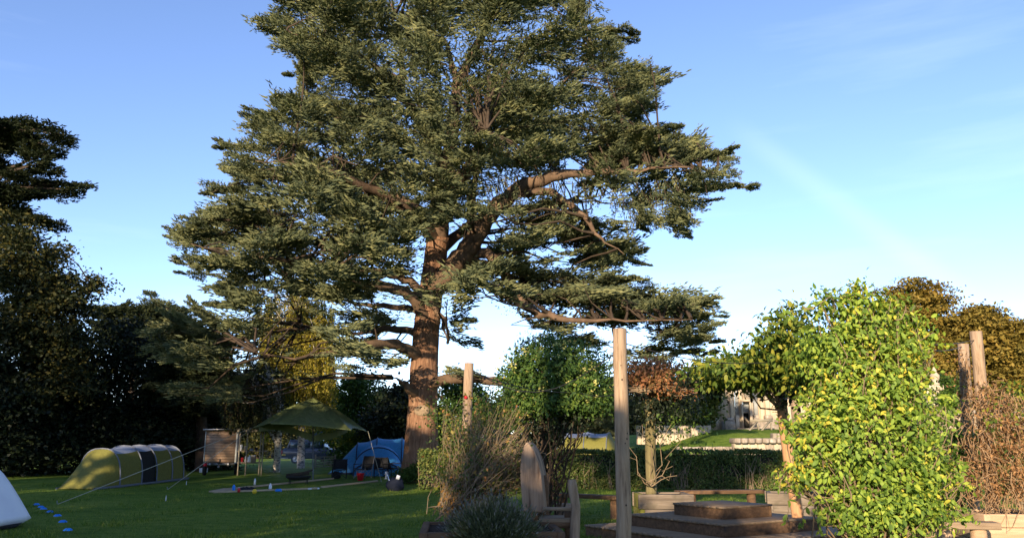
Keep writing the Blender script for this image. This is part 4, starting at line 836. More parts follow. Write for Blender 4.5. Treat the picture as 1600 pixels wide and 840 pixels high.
for i, (px, w, h, m, lb_) in enumerate([(376, .16, .28, m_white, 'white tub at the left end of the kitchen counter'), (383, .12, .22, m_steel, 'steel pot on the kitchen counter'), (393, .2, .10, m_tentroof, 'pale washing bowl on the kitchen counter'), (400, .1, .16, m_navy, 'dark jug on the kitchen counter'), (378, .14, .2, m_redp, 'red canister under the kitchen counter')]):
    q = P(px, 703.5, HD + .3) if i < 4 else P(px, 721, HD + .2); t = thing('kitchen_pot', lb_, 'pot', q); mb = MB(); mb.lathe(q, [(0, 0), (w * .45, 0), (w * .5, h * .9), (w * .53, h), (w * .47, h), (w * .4, h * .1)], 14); mb.build('body', m, t, smooth=True)
    mb = MB(); mb.tube([q + Vector((w * .5, 0, h * .8)), q + Vector((w * .68, 0, h * .7)), q + Vector((w * .62, 0, h * .35)), q + Vector((w * .48, 0, h * .3))], .008, 5); mb.build('handle', m_iron, t)
for i, (px, py, w, d_, h, m, lb_) in enumerate([(312, 735, .55, .5, .45, m_greenp, 'dark green crate on the grass left of the trailer hut'), (316, 738, .32, .3, .2, m_white, 'small white box in front of the dark green crate')]):
    q = G(px, py); t = thing('crate', lb_, 'crate', q); mb = MB(); mb.box((q.x, q.y + d_ / 2, q.z + h / 2), (w, d_, h), taper=-.06); bevel(mb.build('body', m, t), .02); mb = MB(); mb.box((q.x, q.y + d_ / 2, q.z + h + .015), (w * 1.08, d_ * 1.08, .03)); bevel(mb.build('lid', m, t), .01)

# ------------------------------------------------------------------ vehicle and gate
VD = 62.0; vb = onG(482, VD); van = thing('van', 'dark blue van with roof box parked beyond the tarpaulin', 'van', vb)
def vx(px): return P(px, 700, VD).x
zb_ = vb.z; H_ = 1.0
def side(outl): return [(vx(px), VD, zb_ + h) for px, h in outl]
mb = MB(); mb.prism(side([(440, .32), (528, .32), (529, .75), (524, 1.0), (508, 1.10), (443, 1.10), (439, .8)]), (0, 0, 0), (0, 1.8, 0)); bevel(mb.build('body', m_van, van), .06, 3)
mb = MB(); mb.prism(side([(447, 1.09), (508, 1.09), (502, 1.55), (497, 1.72), (452, 1.74)]), (0, 0, 0), (0, 1.66, 0)); o = mb.build('cabin', m_van, van); o.location = (0, .07, 0); bevel(o, .06, 3)
for a, b in ((453, 466), (468, 482), (484, 500)):
    mb = MB(); mb.prism(side([(a, 1.15), (b, 1.15), (b - 1.5, 1.55), (a + .8, 1.55)]), (0, 0, 0), (0, .03, 0)); o = mb.build('window', m_glass, van); o.location = (0, .05, 0)
mb = MB(); mb.prism(side([(487, 1.80), (520, 1.72), (521, 1.9), (515, 2.3), (506, 2.5), (494, 2.42), (488, 2.1)]), (0, 0, 0), (0, 1.3, 0)); o = mb.build('roof_box', plain('slate_blue_cover', (.018, .035, .075), rough=.6), van); o.location = (0, .2, 0); bevel(o, .06)
mb = MB(); mb.prism(side([(513, 1.95), (519, 1.92), (519, 2.18), (514, 2.2)]), (0, 0, 0), (0, .03, 0)); o = mb.build('window', m_glass, van); o.location = (0, .17, 0)
for px in (456, 513):
    w = MB(); w.lathe((0, 0, 0), [(.2, -.1), (.30, -.1), (.33, -.06), (.33, .1), (.2, .1)], 24); v = w.v[0]; v[:] = np.stack([v[:, 0] + vx(px + 6), v[:, 2] + VD + .06, v[:, 1] + zb_ + .33], -1); wo_ = w.build('wheel', m_tyre, van, smooth=True)
    w = MB(); w.lathe((0, 0, 0), [(0, -.09), (.07, -.09), (.10, -.06), (.19, -.07), (.21, -.09)], 20); v = w.v[0]; v[:] = np.stack([v[:, 0] + vx(px + 6), v[:, 2] + VD + .05, v[:, 1] + zb_ + .33], -1); w.build('rim', m_chrome, wo_, smooth=True)
mb = MB(); mb.box((vx(440) - .04, VD + .9, zb_ + .42), (.14, 1.75, .16)); mb.box((vx(446), VD - .04, zb_ + .38), (.5, .06, .10)); bevel(mb.build('bumper', m_steel, van), .02)
mb = MB(); mb.box((vx(444), VD - .03, zb_ + .62), (.30, .02, .10)); mb.build('number_plate', m_yellow, van)
mb = MB(); mb.box((vx(441), VD - .02, zb_ + .82), (.08, .04, .25)); mb.build('tail_light', m_redp, van)
mb = MB(); mb.box((vx(484), VD - .01, zb_ + .80), (4.1, .03, .03)); mb.build('side_strip', m_steel, van)
GD = 50.0; g0 = onG(492, GD); g1 = onG(523, GD); gt = thing('wooden_gate', 'small grey five barred wooden gate left of the blue tent', 'gate', (g0 + g1) / 2)
for g, lab in ((g0, 0), (g1, 1)):
    mb = MB(); mb.box((g.x, g.y, g.z + .40), (.10, .10, .84), taper=.1); mb.build('post', m_gate, gt)
mb = MB()
for h in (.10, .24, .38, .52, .66): mb.beam((g0.x + .05, GD, g0.z + h), (g1.x - .05, GD, g1.z + h + .03), .03, .06)
mb.build('bars', m_gate, gt)
mb = MB(); mb.beam((g0.x + .08, GD - .03, g0.z + .66), (g1.x - .1, GD - .03, g1.z + .12), .03, .06); mb.beam((g0.x + .5, GD - .03, g0.z + .1), (g0.x + .55, GD - .03, g0.z + .66), .03, .05); mb.build('brace', m_gate, gt)

# ------------------------------------------------------------------ camping chairs and small things
def camp_chair(label, px, py, rz, hscale=1.0, pale=False):
    """built around the origin facing -Y, then turned"""
    t = thing('camping_chair', label, 'camping chair', (0, 0, 0), 'folding chairs outside the blue tent'); fm = m_steel if pale else m_iron; w = .30
    mb = MB(); mb.grid([[(x, y, .42 - .05 * math.cos(x / w * 1.5) + .03 * (y < -.1)) for x in np.linspace(-w, w, 7)] for y in np.linspace(-.25, .24, 5)]); o = mb.build('seat', m_black, t, smooth=True); o.modifiers.new('thick', 'SOLIDIFY').thickness = .02
    mb = MB(); mb.grid([[(x * (1 - .04 * v), .24 + .16 * v + .05 * math.cos(x / w * 1.4), .42 + .52 * v * hscale) for x in np.linspace(-w, w, 7)] for v in np.linspace(0, 1, 6)]); o = mb.build('backrest', m_black, t, smooth=True); o.modifiers.new('thick', 'SOLIDIFY').thickness = .025
    for sx in (-1, 1):
        mb = MB(); mb.tube([(sx * w, -.26, .6), (sx * (w + .01), -.25, .0)], .014, 6); mb.build('leg', fm, t)
        mb = MB(); mb.tube([(sx * w, .22, .02), (sx * w, .25, .45), (sx * w * .98, .41, .42 + .54 * hscale)], .014, 6); mb.build('leg', fm, t)
        mb = MB(); mb.tube([(sx * w, -.26, .03), (sx * w, .24, .42)], .011, 6); mb.tube([(sx * w, .22, .03), (sx * w, -.25, .42)], .011, 6); mb.build('side_brace', fm, t)
        mb = MB(); mb.box((sx * (w + .02), -.0, .62), (.06, .56, .03)); bevel(mb.build('armrest', m_black, t), .01)
    mb = MB(); mb.tube([(-w, -.26, .05), (w, -.26, .40)], .011, 6); mb.tube([(w, -.26, .05), (-w, -.26, .40)], .011, 6); mb.build('front_brace', fm, t)
    q = onG(px, py); t.location = q; t.rotation_euler = (0, 0, R(rz)); return t
camp_chair('leftmost black camping chair, in front of the left end of the blue tent', 530, 36.6, 8, .8)
camp_chair('tall backed black camping chair with pale frame, behind the red bucket', 567, 36.8, -28, 1.05, True)
camp_chair('black camping chair with slatted looking back in front of the tent porch', 595, 37.2, 12, .9)
camp_chair('rightmost black camping chair turned sideways beside the dark shrub', 611, 37.6, 62, .8)
q = onG(603, 36.6); t = thing('mug', 'white mug on the ground between the right hand chairs', 'mug', q); mb = MB(); mb.lathe(q + Vector((0, 0, .2)), [(0, 0), (.05, 0), (.06, .12), (.05, .12), (.04, .02)], 12); mb.tube([q + Vector((.06, 0, .3)), q + Vector((.1, 0, .27)), q + Vector((.06, 0, .22))], .008, 5); mb.lathe(q, [(0, .0), (.1, 0), (.02, .02), (.02, .19), (.12, .2), (0, .2)], 12); mb.build('body', m_white, t, smooth=True)
q = onG(563, 35.6); bk = thing('bucket', 'red plastic bucket on the grass in front of the tall backed chair', 'bucket', q); mb = MB(); mb.lathe(q, [(0, .0), (.12, 0), (.165, .30), (.175, .31), (.155, .31), (.11, .02), (0, .02)], 20); mb.build('body', m_redp, bk, smooth=True)
mb = MB(); mb.tube([q + Vector((.165 * math.cos(a), -.05, .30 + .14 * math.sin(a))) for a in np.linspace(0, math.pi, 9)], .006, 5); mb.build('handle', m_steel, bk)
def softbag(name, label, px, py, w, d_, h, m, lumps=3):
    q = G(px, py); t = thing(name, label, 'bag', q); mb = MB(); rows = []
    for i in range(9):
        u = i / 8; r_ = math.sin(math.pi * (.12 + .80 * u)) ** .5 * (1 - .25 * u)
        rows.append([(q.x + w / 2 * r_ * math.cos(a) * (1 + .08 * math.sin(3 * a + i)), q.y + d_ / 2 * r_ * math.sin(a), q.z + h * u + .04 * math.sin(a * lumps) * u) for a in np.linspace(0, 2 * math.pi, 25)])
    rows.append([(q.x, q.y, q.z + h * .97)] * 25); mb.grid(rows); mb.build('body', m, t, smooth=True)
    mb = MB(); mb.tube([q + Vector((-.1, 0, h * .95)), q + Vector((-.02, 0, h * 1.15)), q + Vector((.08, 0, h * .95))], .015, 5); mb.build('handle', m, t); return t, q
t, q = softbag('rucksack', 'dark navy rucksack lying on the open grass left of the dark shrub', 617, 766, .74, .5, .46, m_navy, 5)
mb = MB(); mb.box((q.x + .12, q.y - .12, q.z + .48), (.13, .06, .14), ry=.3); mb.tube([q + Vector((-.2, -.1, .36)), q + Vector((-.28, -.1, .58))], .02, 6); mb.build('strap', m_white, t)
softbag('holdall', 'black bag on the grass under the leftmost camping chair', 525, 747, .46, .35, .28, m_black, 4)
def plank(label, a, b, w=.14, h=.05, m=None):
    a = G(*a); b = G(*b); c = (a + b) / 2; o = MB(); ln = (b - a).length; o.box((0, 0, h / 2), (ln, w, h)); o = o.build('plank', m or m_sawn, None, origin=(0, 0, 0)); o.location = c; o.rotation_euler = (0, -math.atan2(b.z - a.z, (b - a).xy.length), math.atan2(b.y - a.y, b.x - a.x)); bevel(o, .006); tag(o, label, 'plank', 'sawn planks laid round the fire'); return o
plank('long near plank of the fire area with the yellow ball at its end', (333, 769.5), (495, 763.5), .16, .06)
plank('far plank running from the wide board to the smoking fire pit', (352, 765), (520, 748), .14, .06)
plank('wide pale board closing the left end of the fire area', (338, 768.5), (361, 764), .55, .05)
plank('separate pale plank on the grass, right of the fire area', (503, 761.5), (589, 752), .13, .06)
plank('short plank end lying beside the white paper block', (478, 764), (496, 763), .35, .05, m_white)
def bottle(label, px, py, h, r_, m, cap=m_white):
    q = G(px, py); t = thing('bottle', label, 'bottle', q); mb = MB(); mb.lathe(q, [(0, 0), (r_, 0), (r_, h * .7), (r_ * .45, h * .85), (r_ * .45, h * .93)], 14); mb.build('body', m, t, smooth=True); mb = MB(); mb.lathe(q, [(r_ * .5, h * .92), (r_ * .5, h), (0, h)], 12); mb.build('cap', cap, t)
bottle('blue drinking bottle standing inside the left end of the fire area', 365, 768, .28, .055, m_bluep, m_black)
bottle('red flask beside the blue bottle', 373, 768.5, .17, .05, m_redp)
bottle('white bottle standing beyond the far plank', 398, 757, .28, .04, m_white, m_iron)
bottle('white bottle with pale cap standing on the near plank', 422, 766, .26, .055, m_white)
q = G(397.5, 771); t = thing('ball', 'small yellow ball at the near plank', 'ball', q); mb = MB(); mb.lathe(q, [(0, 0)] + [(.085 * math.sin(a), .085 - .085 * math.cos(a)) for a in np.linspace(.2, 3.0, 9)] + [(0, .17)], 16); mb.build('skin', m_yellow, t, smooth=True)
softbag('blanket', 'small crumpled blue cloth on the near plank', 435, 767.5, .28, .16, .07, m_bluep)
softbag('blanket', 'dark crumpled cloth lying inside the left end of the fire area', 386, 766.5, .75, .5, .12, m_black, 4)
# fire pit
q = G(466, 756); fp = thing('fire_pit', 'long black iron fire bowl on legs, smoking gently', 'fire pit', q)
mb = MB(); rows = []
for i in range(8):
    u = i / 7; a0 = math.pi * (1 + u); rows.append([(q.x + x, q.y + .22 * math.cos(a0), q.z + .34 + .17 * math.sin(a0) * (1 - (abs(x) / .5) ** 4 * .7)) for x in np.linspace(-.46, .46, 9)])
mb.grid(rows); o = mb.build('bowl', m_iron, fp, smooth=True); o.modifiers.new('thick', 'SOLIDIFY').thickness = .02
for sx in (-.34, .34):
    mb = MB(); mb.tube([q + Vector((sx, -.12, 0)), q + Vector((sx, -.1, .24))], .018, 6); mb.tube([q + Vector((sx, .12, 0)), q + Vector((sx, .1, .24))], .018, 6); mb.build('leg', m_iron, fp)
mb = MB(); mb.tube([q + Vector((-.5, 0, .36)), q + Vector((.1, .05, .42)), q + Vector((.55, .02, .56))], [.05, .06, .03], 8); mb.tube([q + Vector((-.3, -.1, .36)), q + Vector((.4, .1, .42))], .05, 8); mb.build('logs', m_darkbark, fp, smooth=True)
# smoke
m, nt = new_mat('thin_smoke'); vp = nt.nodes.new('ShaderNodeVolumePrincipled'); vp.inputs['Color'].default_value = (.75, .8, .85, 1)
tcn = nt.nodes.new('ShaderNodeTexCoord'); nn = nt.nodes.new('ShaderNodeTexNoise'); nn.inputs['Scale'].default_value = 1.4; gr = nt.nodes.new('ShaderNodeTexGradient'); gr.gradient_type = 'SPHERICAL'
mp2 = nt.nodes.new('ShaderNodeMapping'); mp2.inputs['Location'].default_value = (-1, -1, -1); mp2.inputs['Scale'].default_value = (2, 2, 2); nt.links.new(tcn.outputs['Generated'], mp2.inputs[0]); nt.links.new(mp2.outputs[0], gr.inputs[0]); nt.links.new(tcn.outputs['Object'], nn.inputs[0])
mm = nt.nodes.new('ShaderNodeMath'); mm.operation = 'MULTIPLY'; nt.links.new(gr.outputs[0], mm.inputs[0]); nt.links.new(nn.outputs[0], mm.inputs[1]); m3 = nt.nodes.new('ShaderNodeMath'); m3.operation = 'MULTIPLY'; m3.inputs[1].default_value = .22; nt.links.new(mm.outputs[0], m3.inputs[0]); nt.links.new(m3.outputs[0], vp.inputs['Density'])
oo = nt.nodes.new('ShaderNodeOutputMaterial'); nt.links.new(vp.outputs[0], oo.inputs['Volume']); m_smoke = m
mb = MB(); c = q + Vector((-.35, .5, .9)); mb.lathe(c, [(.001, -.85)] + [(1.7 * math.sin(a), -.85 * math.cos(a)) for a in np.linspace(.3, 2.84, 9)] + [(.001, .85)], 20); o = mb.build('smoke', m_smoke, None, origin=c, smooth=True); tag(o, 'thin grey smoke drifting left from the fire pit', 'smoke', None, 'stuff')

# ------------------------------------------------------------------ stage
sc0 = onG(1131, 15.15); st = thing('stepped_stage', 'three tiered brown timber stage, square and turned corner on', 'stage', sc0); az = R(45) - math.atan2(sc0.x, sc0.y) + R(1)
for (half, z0_, z1_) in ((2.50, -.05, .21), (1.66, .21, .42), (.86, .42, .63)):
    s_ = half * math.sqrt(2); t_ = MB()
    for k in range(4):
        a = az + k * math.pi / 2; n_ = Vector((math.cos(a), math.sin(a), 0)); tn = Vector((-math.sin(a), math.cos(a), 0))
        t_.box(sc0 + n_ * (s_ / 2 - .03) + Vector((0, 0, (z0_ + z1_ - .03) / 2)), (s_ - .06 if k % 2 else s_, .05, z1_ - .03 - z0_), rz=a + math.pi / 2)
    tier = bevel(t_.build('tier', m_brown, st), .004)
    t_ = MB(); nb = max(3, int(s_ / .145)); ww = s_ / nb
    for k in range(nb):
        off = -s_ / 2 + ww * (k + .5); a = az; n_ = Vector((-math.sin(a), math.cos(a), 0)); t_.box(sc0 + n_ * off + Vector((0, 0, z1_ - .014 + rng.normal(0, .0006))), (s_ + .05, ww - .004, .034), rz=a)
    t_.build('tread_boards', m_tread, tier)
# planters
def planter(label, c, w, d_, h, rz, m, courses=2, soil=True, side=None):
    t = thing('planter', label, 'planter', c, 'timber sleeper planters'); cc = Vector(c); ch = h / courses
    for k in range(courses):
        for s_ in range(4):
            a = rz + s_ * math.pi / 2; half = (d_ if s_ % 2 == 0 else w) / 2; ln = (w if s_ % 2 == 0 else d_); n_ = Vector((math.sin(a), -math.cos(a), 0))
            mb = MB(); mb.box((0, 0, 0), (ln + (.05 if (k + s_) % 2 else -.15), .10, ch - .008)); mm = side if (side and s_ == 3) else m
            o = mb.build('sleeper', mm, t); o.location = (n_ * (half - .05)) + Vector((0, 0, ch * (k + .5))); 
            me = o.data; zc = -np.mean([v_.co.z for v_ in me.vertices]); xc = -np.mean([v_.co.x for v_ in me.vertices]); yc = -np.mean([v_.co.y for v_ in me.vertices])
            me.transform(Matrix.Translation((xc, yc, zc))); o.rotation_euler = (0, 0, a); bevel(o, .008)
    if soil: mb = MB(); mb.box(cc + Vector((0, 0, h - .09)), (w - .16, d_ - .16, .1), rz=rz); mb.build('soil', m_soil, t)
    return t
planter('grey timber planter with a mossy end below the red brown vine', onG(1036, 18.6), 1.15, 1.0, .62, R(0), m_sleeper, 2, side=m_moss)
planter('weathered timber planter below the lavender and twiggy shrub', onG(765, 11.4), 1.85, 1.5, .60, R(4), m_brown, 3)
planter('timber planter under the big climbing vine', onG(1372, 10.7), 1.6, 1.2, .42, R(-6), m_brown, 2)
planter('warm sunlit timber planter under the brown withered bush at the right edge', onG(1568, 13.6), 1.05, 1.1, .62, R(-3), m_sunsleeper, 3)
planter('shaded timber planter behind the right side of the stage', onG(1243, 20.0), 1.25, 1.0, .55, R(-14), m_sleeper, 2)
# benches
def bench(label, a, b, h, depth=.32, th=.09, legs=(.15, .85), lm=m_brown, tm=m_brown):
    a = Vector(a); b = Vector(b); t = thing('bench', label, 'bench', (a + b) / 2, 'plank benches round the stage'); d = (b - a); ang = math.atan2(d.y, d.x); c = (a + b) / 2
    mb = MB(); mb.box((0, 0, 0), (d.length, depth, th)); o = mb.build('seat', tm, t); o.location = (0, 0, h - th / 2); o.data.transform(Matrix.Translation(-sum((v_.co for v_ in o.data.vertices), Vector()) / 8)); o.rotation_euler = (0, 0, ang); bevel(o, .012)
    for u in legs:
        q = a.lerp(b, u); mb = MB(); mb.tube([(q.x, q.y, q.z - .05), (q.x, q.y, a.z + h - th - .002)], [.115, .11], 14, wob=.02); mb.build('leg', lm, t)
bench('dark plank bench in shade left of the tall bare post', onG(868, 20.5), onG(975, 19.2), .52, legs=(.12, .88), lm=m_brown)
bench('long plank bench between the mossy planter and the hedge behind the stage', onG(1058, 20.8), onG(1194, 21.2), .55, legs=(.17, .86))
bench('plank bench at the right beside the climbing vine with a sunlit round leg', onG(1445, 12.6), onG(1566, 12.4), .56, depth=.30, th=.10, legs=(.3, .74), lm=m_sunsleeper, tm=m_tread)
q = onG(880, 17.6); t = thing('tree_stump', 'pale sawn log stump standing beside the carved chair', 'stump', q); mb = MB(); mb.tube([q + Vector((0, 0, -.02)), q + Vector((0, 0, .46))], [.20, .19], 16, wob=.02); mb.build('log', m_carved, t)
# storytelling chair facing right
cq = onG(868, 11.8); ch = thing('storytelling_chair', 'rustic carved wooden chair with a tall pointed backrest, facing the stage', 'chair', cq)
def CX(px): return P(px, 790, 11.8).x
def CZ(py): return P(860, py, 11.8).z
mb = MB(); k = 11.9 / F; bq = P(829, 760, 12.0); outl = []
for (px, py) in [(817, 800), (813.5, 760), (812.5, 735), (814, 712), (818, 697), (822.5, 689.5), (828, 694), (835, 706), (841, 722), (845.5, 742), (848, 765), (851, 800)]: outl.append(P(px, py, 12.0))
mb.prism(outl, (0, 0, 0), (.10, .62, 0)); bevel(mb.build('backrest', m_carved, ch), .02, 2)
for (x0, x1, yt, d0) in ((847, 861, 744, .55), (890, 905, 748, -.12)):
    mb = MB(); a = CX((x0 + x1) / 2); w = (CX(x1) - CX(x0)); zt = CZ(yt); s_ = .035 if x0 > 880 else 0
    mb.tube([(a - s_, 11.8 + d0, cq.z - .02), (a - s_ * .2, 11.8 + d0, zt * .45), (a + s_ * .3, 11.8 + d0, zt * .7), (a - s_, 11.8 + d0, zt * .93), (a - s_ * 1.1, 11.8 + d0, zt)], [w * .48, w * .52, w * .47, w * .5, w * .42], 10, wob=.02); mb.build('post', m_post if x0 > 880 else m_brown, ch, smooth=True)
mb = MB(); mb.box(((CX(848) + CX(892)) / 2, 11.72, CZ(793.5)), (CX(892) - CX(848), .12, .045)); mb.build('armrest', m_tread, ch)
mb = MB(); mb.box(((CX(843) + CX(893)) / 2, 12.05, CZ(812)), (CX(893) - CX(843), .62, .05)); bevel(mb.build('seat', m_tread, ch), .01)
mb = MB(); mb.box(((CX(845) + CX(893)) / 2, 11.77, CZ(818)), (CX(893) - CX(845), .05, .10)); mb.box(((CX(845) + CX(893)) / 2, 12.33, CZ(818)), (CX(893) - CX(845), .05, .10)); mb.build('seat_rail', m_brown, ch)
mb = MB(); mb.box((CX(890) - .02, 11.95, (CZ(795) + cq.z) / 2), (.09, .09, CZ(795) - cq.z)); mb.build('leg', m_brown, ch)
mb = MB(); mb.box((CX(850), 12.3, CZ(820) / 2), (.09, .09, CZ(820))); mb.build('leg', m_brown, ch)

# ------------------------------------------------------------------ pergola posts
def post(label, base, top, r_, m, knots=0, rt=None):
    base = Vector(base); top = Vector(top); t = thing('pergola_post', label, 'post', base, 'round timber pergola posts'); k = 9; pts = [base.lerp(top, i / (k - 1)) + (Vector((rng.normal(0, .006), rng.normal(0, .006), 0)) if 0 < i < k - 1 else Vector()) for i in range(k)]; pts[0] = pts[0] - Vector((0, 0, .1))
    mb = MB(); mb.tube(pts, np.linspace(r_, rt or r_ * .93, k), 24, wob=.006); o = mb.build('shaft', m, t, smooth=False)
    for p_ in o.data.polygons:
        if len(p_.vertices) == 4: p_.use_smooth = True
    kb = MB()
    for i in range(knots):
        u = rng.uniform(.25, .98); q = base.lerp(top, u); rr = r_ * (1 - .07 * u); a = rng.uniform(-2.5, -.6); n_ = Vector((math.cos(a), math.sin(a), 0)); c = q + n_ * (rr + .001); X1 = Vector((0, 0, 1)); Y1 = n_.cross(X1); s_ = rng.uniform(.006, .012)
        ring = [c + (X1 * math.cos(b_) * s_ * 1.3 + Y1 * math.sin(b_) * s_) for b_ in np.linspace(0, 2 * math.pi, 9)[:-1]]; kb.prism(ring, (0, 0, 0), n_ * .004)
    if knots: kb.build('knots', m_knot, t)
    return t
pb = onG(977, 10.7); post('tall bare weathered post in front of the stage, the most complete post', pb, P(968.5, 514, 10.75), .098, m_post, 9)
post('weathered post at the left rising out of the twiggy shrub', onG(722, 13.2), P(733, 567, 13.2), .082, m_post, 4)
rb = P(730.5, 620, 13.05); t = thing('reflector', 'small round red reflector nailed on the left weathered post', 'reflector', rb); mb = MB(); mb.lathe((0, 0, 0), [(0, .02), (.024, .015), (.028, 0)], 14); v = mb.v[0]; v[:] = np.stack([v[:, 0] + rb.x - .03, -v[:, 2] + rb.y + .06, v[:, 1] + rb.z], -1); mb.build('disc', m_redp, t, smooth=True)
post('mossy shaded post carrying the red brown vine', onG(1018, 18.9), P(1015, 590, 18.9), .125, surf('mossy_post', [(.3, (.09, .075, .03)), (.8, (.24, .20, .10))], scale=(6, 6, .6), nscale=3, rough=.9, bump=.4))
post('post coloured with orange sunlight, left of the climbing vine', onG(1252, 14.8), P(1218, 612, 14.7), .10, m_postsun)
post('paler leaning post just right of the sunlit post', onG(1262, 19.6), P(1238, 590, 19.6), .12, m_post)
post('tall pale post sticking up out of the brown withered bush', onG(1556, 13.9), P(1524.5, 517, 13.6), .102, m_post)
post('shorter weathered post left of the tall pale one, wrapped in dry stems', onG(1524, 15.8), P(1505, 537, 15.6), .105, m_post)
post('hidden dark post in the middle of the honeysuckle dome', onG(846, 17.2), P(848, 560, 17.2), .11, m_darkbark)
# wires between the post tops
def wire(label, a, b, sagd=.1, r_=.007): rope(label, a, b, r_, sagd, False, m_wire, 'wire')
wire('dark wire from the left weathered post sagging over the honeysuckle dome', P(737, 582, 13.2), P(905, 613, 16.5), .10, .009)
wire('upper wire from the left post to the tall bare post', P(737, 577, 13.2), P(965, 549, 10.7), .45)
wire('wire running on from the honeysuckle dome to the tall bare post', P(905, 613, 16.5), P(970, 615, 10.8), .05)
wire('wire from the tall bare post to the vine covered roof', P(975, 536, 10.75), P(1215, 565, 12.3), .12)
wire('wire between the climbing vine and the tall pale post', P(1440, 538, 11), P(1523, 531, 13.6), .03)
wire('second wire between the climbing vine and the shorter weathered post', P(1440, 545, 11), P(1503, 541, 15.6), .05)
wire('thin wire hanging left of the tall bare post', P(960, 545, 11), P(935, 600, 12), 0, .004)

# ------------------------------------------------------------------ climbing plants
def plant(name, label, cat, base): return thing(name, label, cat, base)
def foliage(t, blobs, n_cl, per, cs, leaf, mat, T=T_leaf, down=.5, out=1.0, shell=.3, part='leaves', zflat=.8, thin=None):
    p, o_, c = clump_pts(blobs, n_cl, per, cs, shell, zflat)
    if thin:
        x, y = proj(p); k = np.ones(len(p), bool)
        for poly, pr in thin: k &= ~(in_poly(x, y, poly) & (rng.random(len(p)) < pr))
        p = p[k]; o_ = o_[k]
    n = len(p); mb = MB(); X = o_ * .5 + rdir(n) * .95 + np.array((0, 0, -down)); Z = o_ * out + rdir(n) * .5 + np.array((0, -.1, .45)); mb.inst(T, p, X, Z, leaf * rng.uniform(.4, 1.35, n)); mb.build(part, mat, t); return c
def stems(t, segs, m, part='stems', n=5):
    mb = MB()
    for pts, r0, r1 in segs: mb.tube(pts, np.linspace(r0, r1, len(pts)), n, cap=False)
    mb.build(part, m, t, smooth=True)
def wander(a, b, k=5, w=.12):
    a = np.array(tuple(a)); b = np.array(tuple(b)); t_ = np.linspace(0, 1, k)[:, None]; p_ = a * (1 - t_) + b * t_; p_[1:-1] += rng.normal(0, w, (k - 2, 3)); return p_
# big climbing vine
VB = [blob(1345, 508, 11, 62, 52, .55), blob(1300, 545, 11, 60, 45, .5), blob(1345, 590, 11, 88, 75, .62), blob(1350, 680, 10.9, 98, 85, .68), blob(1372, 770, 10.8, 88, 58, .55), blob(1400, 590, 11, 44, 85, .5), blob(1426, 705, 11, 48, 72, .5), blob(1282, 705, 10.7, 40, 46, .4), blob(1305, 640, 11, 52, 60, .5), blob(1335, 475, 11, 30, 28, .3), blob(1440, 780, 10.9, 44, 36, .4), blob(1400, 520, 11, 34, 34, .35)]
cv = plant('climbing_vine', 'bright green climbing vine with yellowing leaves, sunlit, filling its planter', 'vine', onG(1365, 10.9))
VB += [blob(1368, 800, 10.7, 92, 34, .5), blob(1256, 738, 10.7, 24, 22, .25)] + [blob(a, b, 10.9, c, d, .2) for a, b, c, d in [(1288, 472, 22, 14), (1395, 474, 24, 18), (1452, 540, 18, 22), (1478, 640, 16, 22), (1494, 745, 20, 22), (1238, 665, 12, 16), (1226, 738, 14, 12), (1338, 452, 16, 11), (1492, 800, 18, 14), (1425, 500, 16, 12)]]
foliage(cv, VB, 2700, 10, .065, .082, m_vine, down=.6, out=.9, shell=.3)
mb = MB()
for b_ in VB: # dead inner leaves and stems keep the middle dark
    for k in range(10): e = np.array(b_[:3]) + rdir(1)[0] * np.array(b_[3:6]) * .8; mb.tube(wander(onG(1372, 10.9) + Vector((rng.normal(0, .15), 0, .3)), e, 6, .1), np.linspace(.018, .004, 6), 5, cap=False)
mb.build('stems', m_twig, cv)
for k, (px, py, l_) in enumerate([(1225, 690, .9), (1222, 745, .8), (1280, 735, .9), (1500, 740, .7), (1330, 455, .35), (1490, 700, .6)]): pass
seg = []; lp = []
for (a, b_) in [((1240, 715), (1218, 770)), ((1245, 740), (1228, 815)), ((1278, 760), (1245, 822)), ((1282, 750), (1279, 830)), ((1262, 735), (1228, 760)), ((1310, 760), (1330, 800)), ((1475, 760), (1500, 800)), ((1465, 650), (1492, 662)), ((1470, 700), (1500, 725)), ((1330, 470), (1300, 452)), ((1320, 480), (1290, 455)), ((1240, 500), (1215, 475)), ((1400, 500), (1440, 480)), ((1400, 540), (1460, 520)), ((1255, 480), (1300, 462))]:
    w = wander(P(*a, 10.75), P(*b_, 10.7), 6, .03); seg.append((w, .009, .004)); u = rng.random((9, 1)); i = rng.integers(0, 5, 9); lp.append(w[i] * (1 - u) + w[i + 1] * u)
stems(cv, seg, m_twig, 'tendrils'); lp = np.concatenate(lp); n = len(lp); mb = MB(); mb.inst(T_leaf, lp, rdir(n) + (0, 0, -.9), rdir(n) + (0, -.5, .5), rng.uniform(.06, .12, n)); mb.build('leaves', m_vine, cv)
# vine roof over the stage
rv = plant('climbing_vine', 'yellow green vine trained flat over wires between the red vine and the big vine', 'vine', onG(1225, 12.4))
RB = [blob(1235, 505, 12.2, 40, 32, .5), blob(1215, 545, 12.6, 55, 34, .8), blob(1160, 575, 13.6, 60, 26, 1.0), blob(1250, 585, 12.6, 40, 30, .6), blob(1120, 580, 14.6, 50, 22, 1.0), blob(1190, 594, 14.2, 60, 12, 1.0), blob(1265, 560, 12, 40, 40, .6)]
foliage(rv, RB, 620, 11, .085, .105, m_roofv, down=.6, shell=.35, part='leaves')
foliage(rv, [blob(1180, 580, 15.5, 75, 26, 1.2), blob(1240, 555, 14, 60, 40, 1), blob(1110, 590, 16, 60, 18, 1), blob(1240, 610, 13.6, 30, 12, .8)], 420, 12, .12, .10, m_dark, down=.5, shell=.6, part='painted_shade_leaves')  # darker leaf colour paints the shade under the roof vine
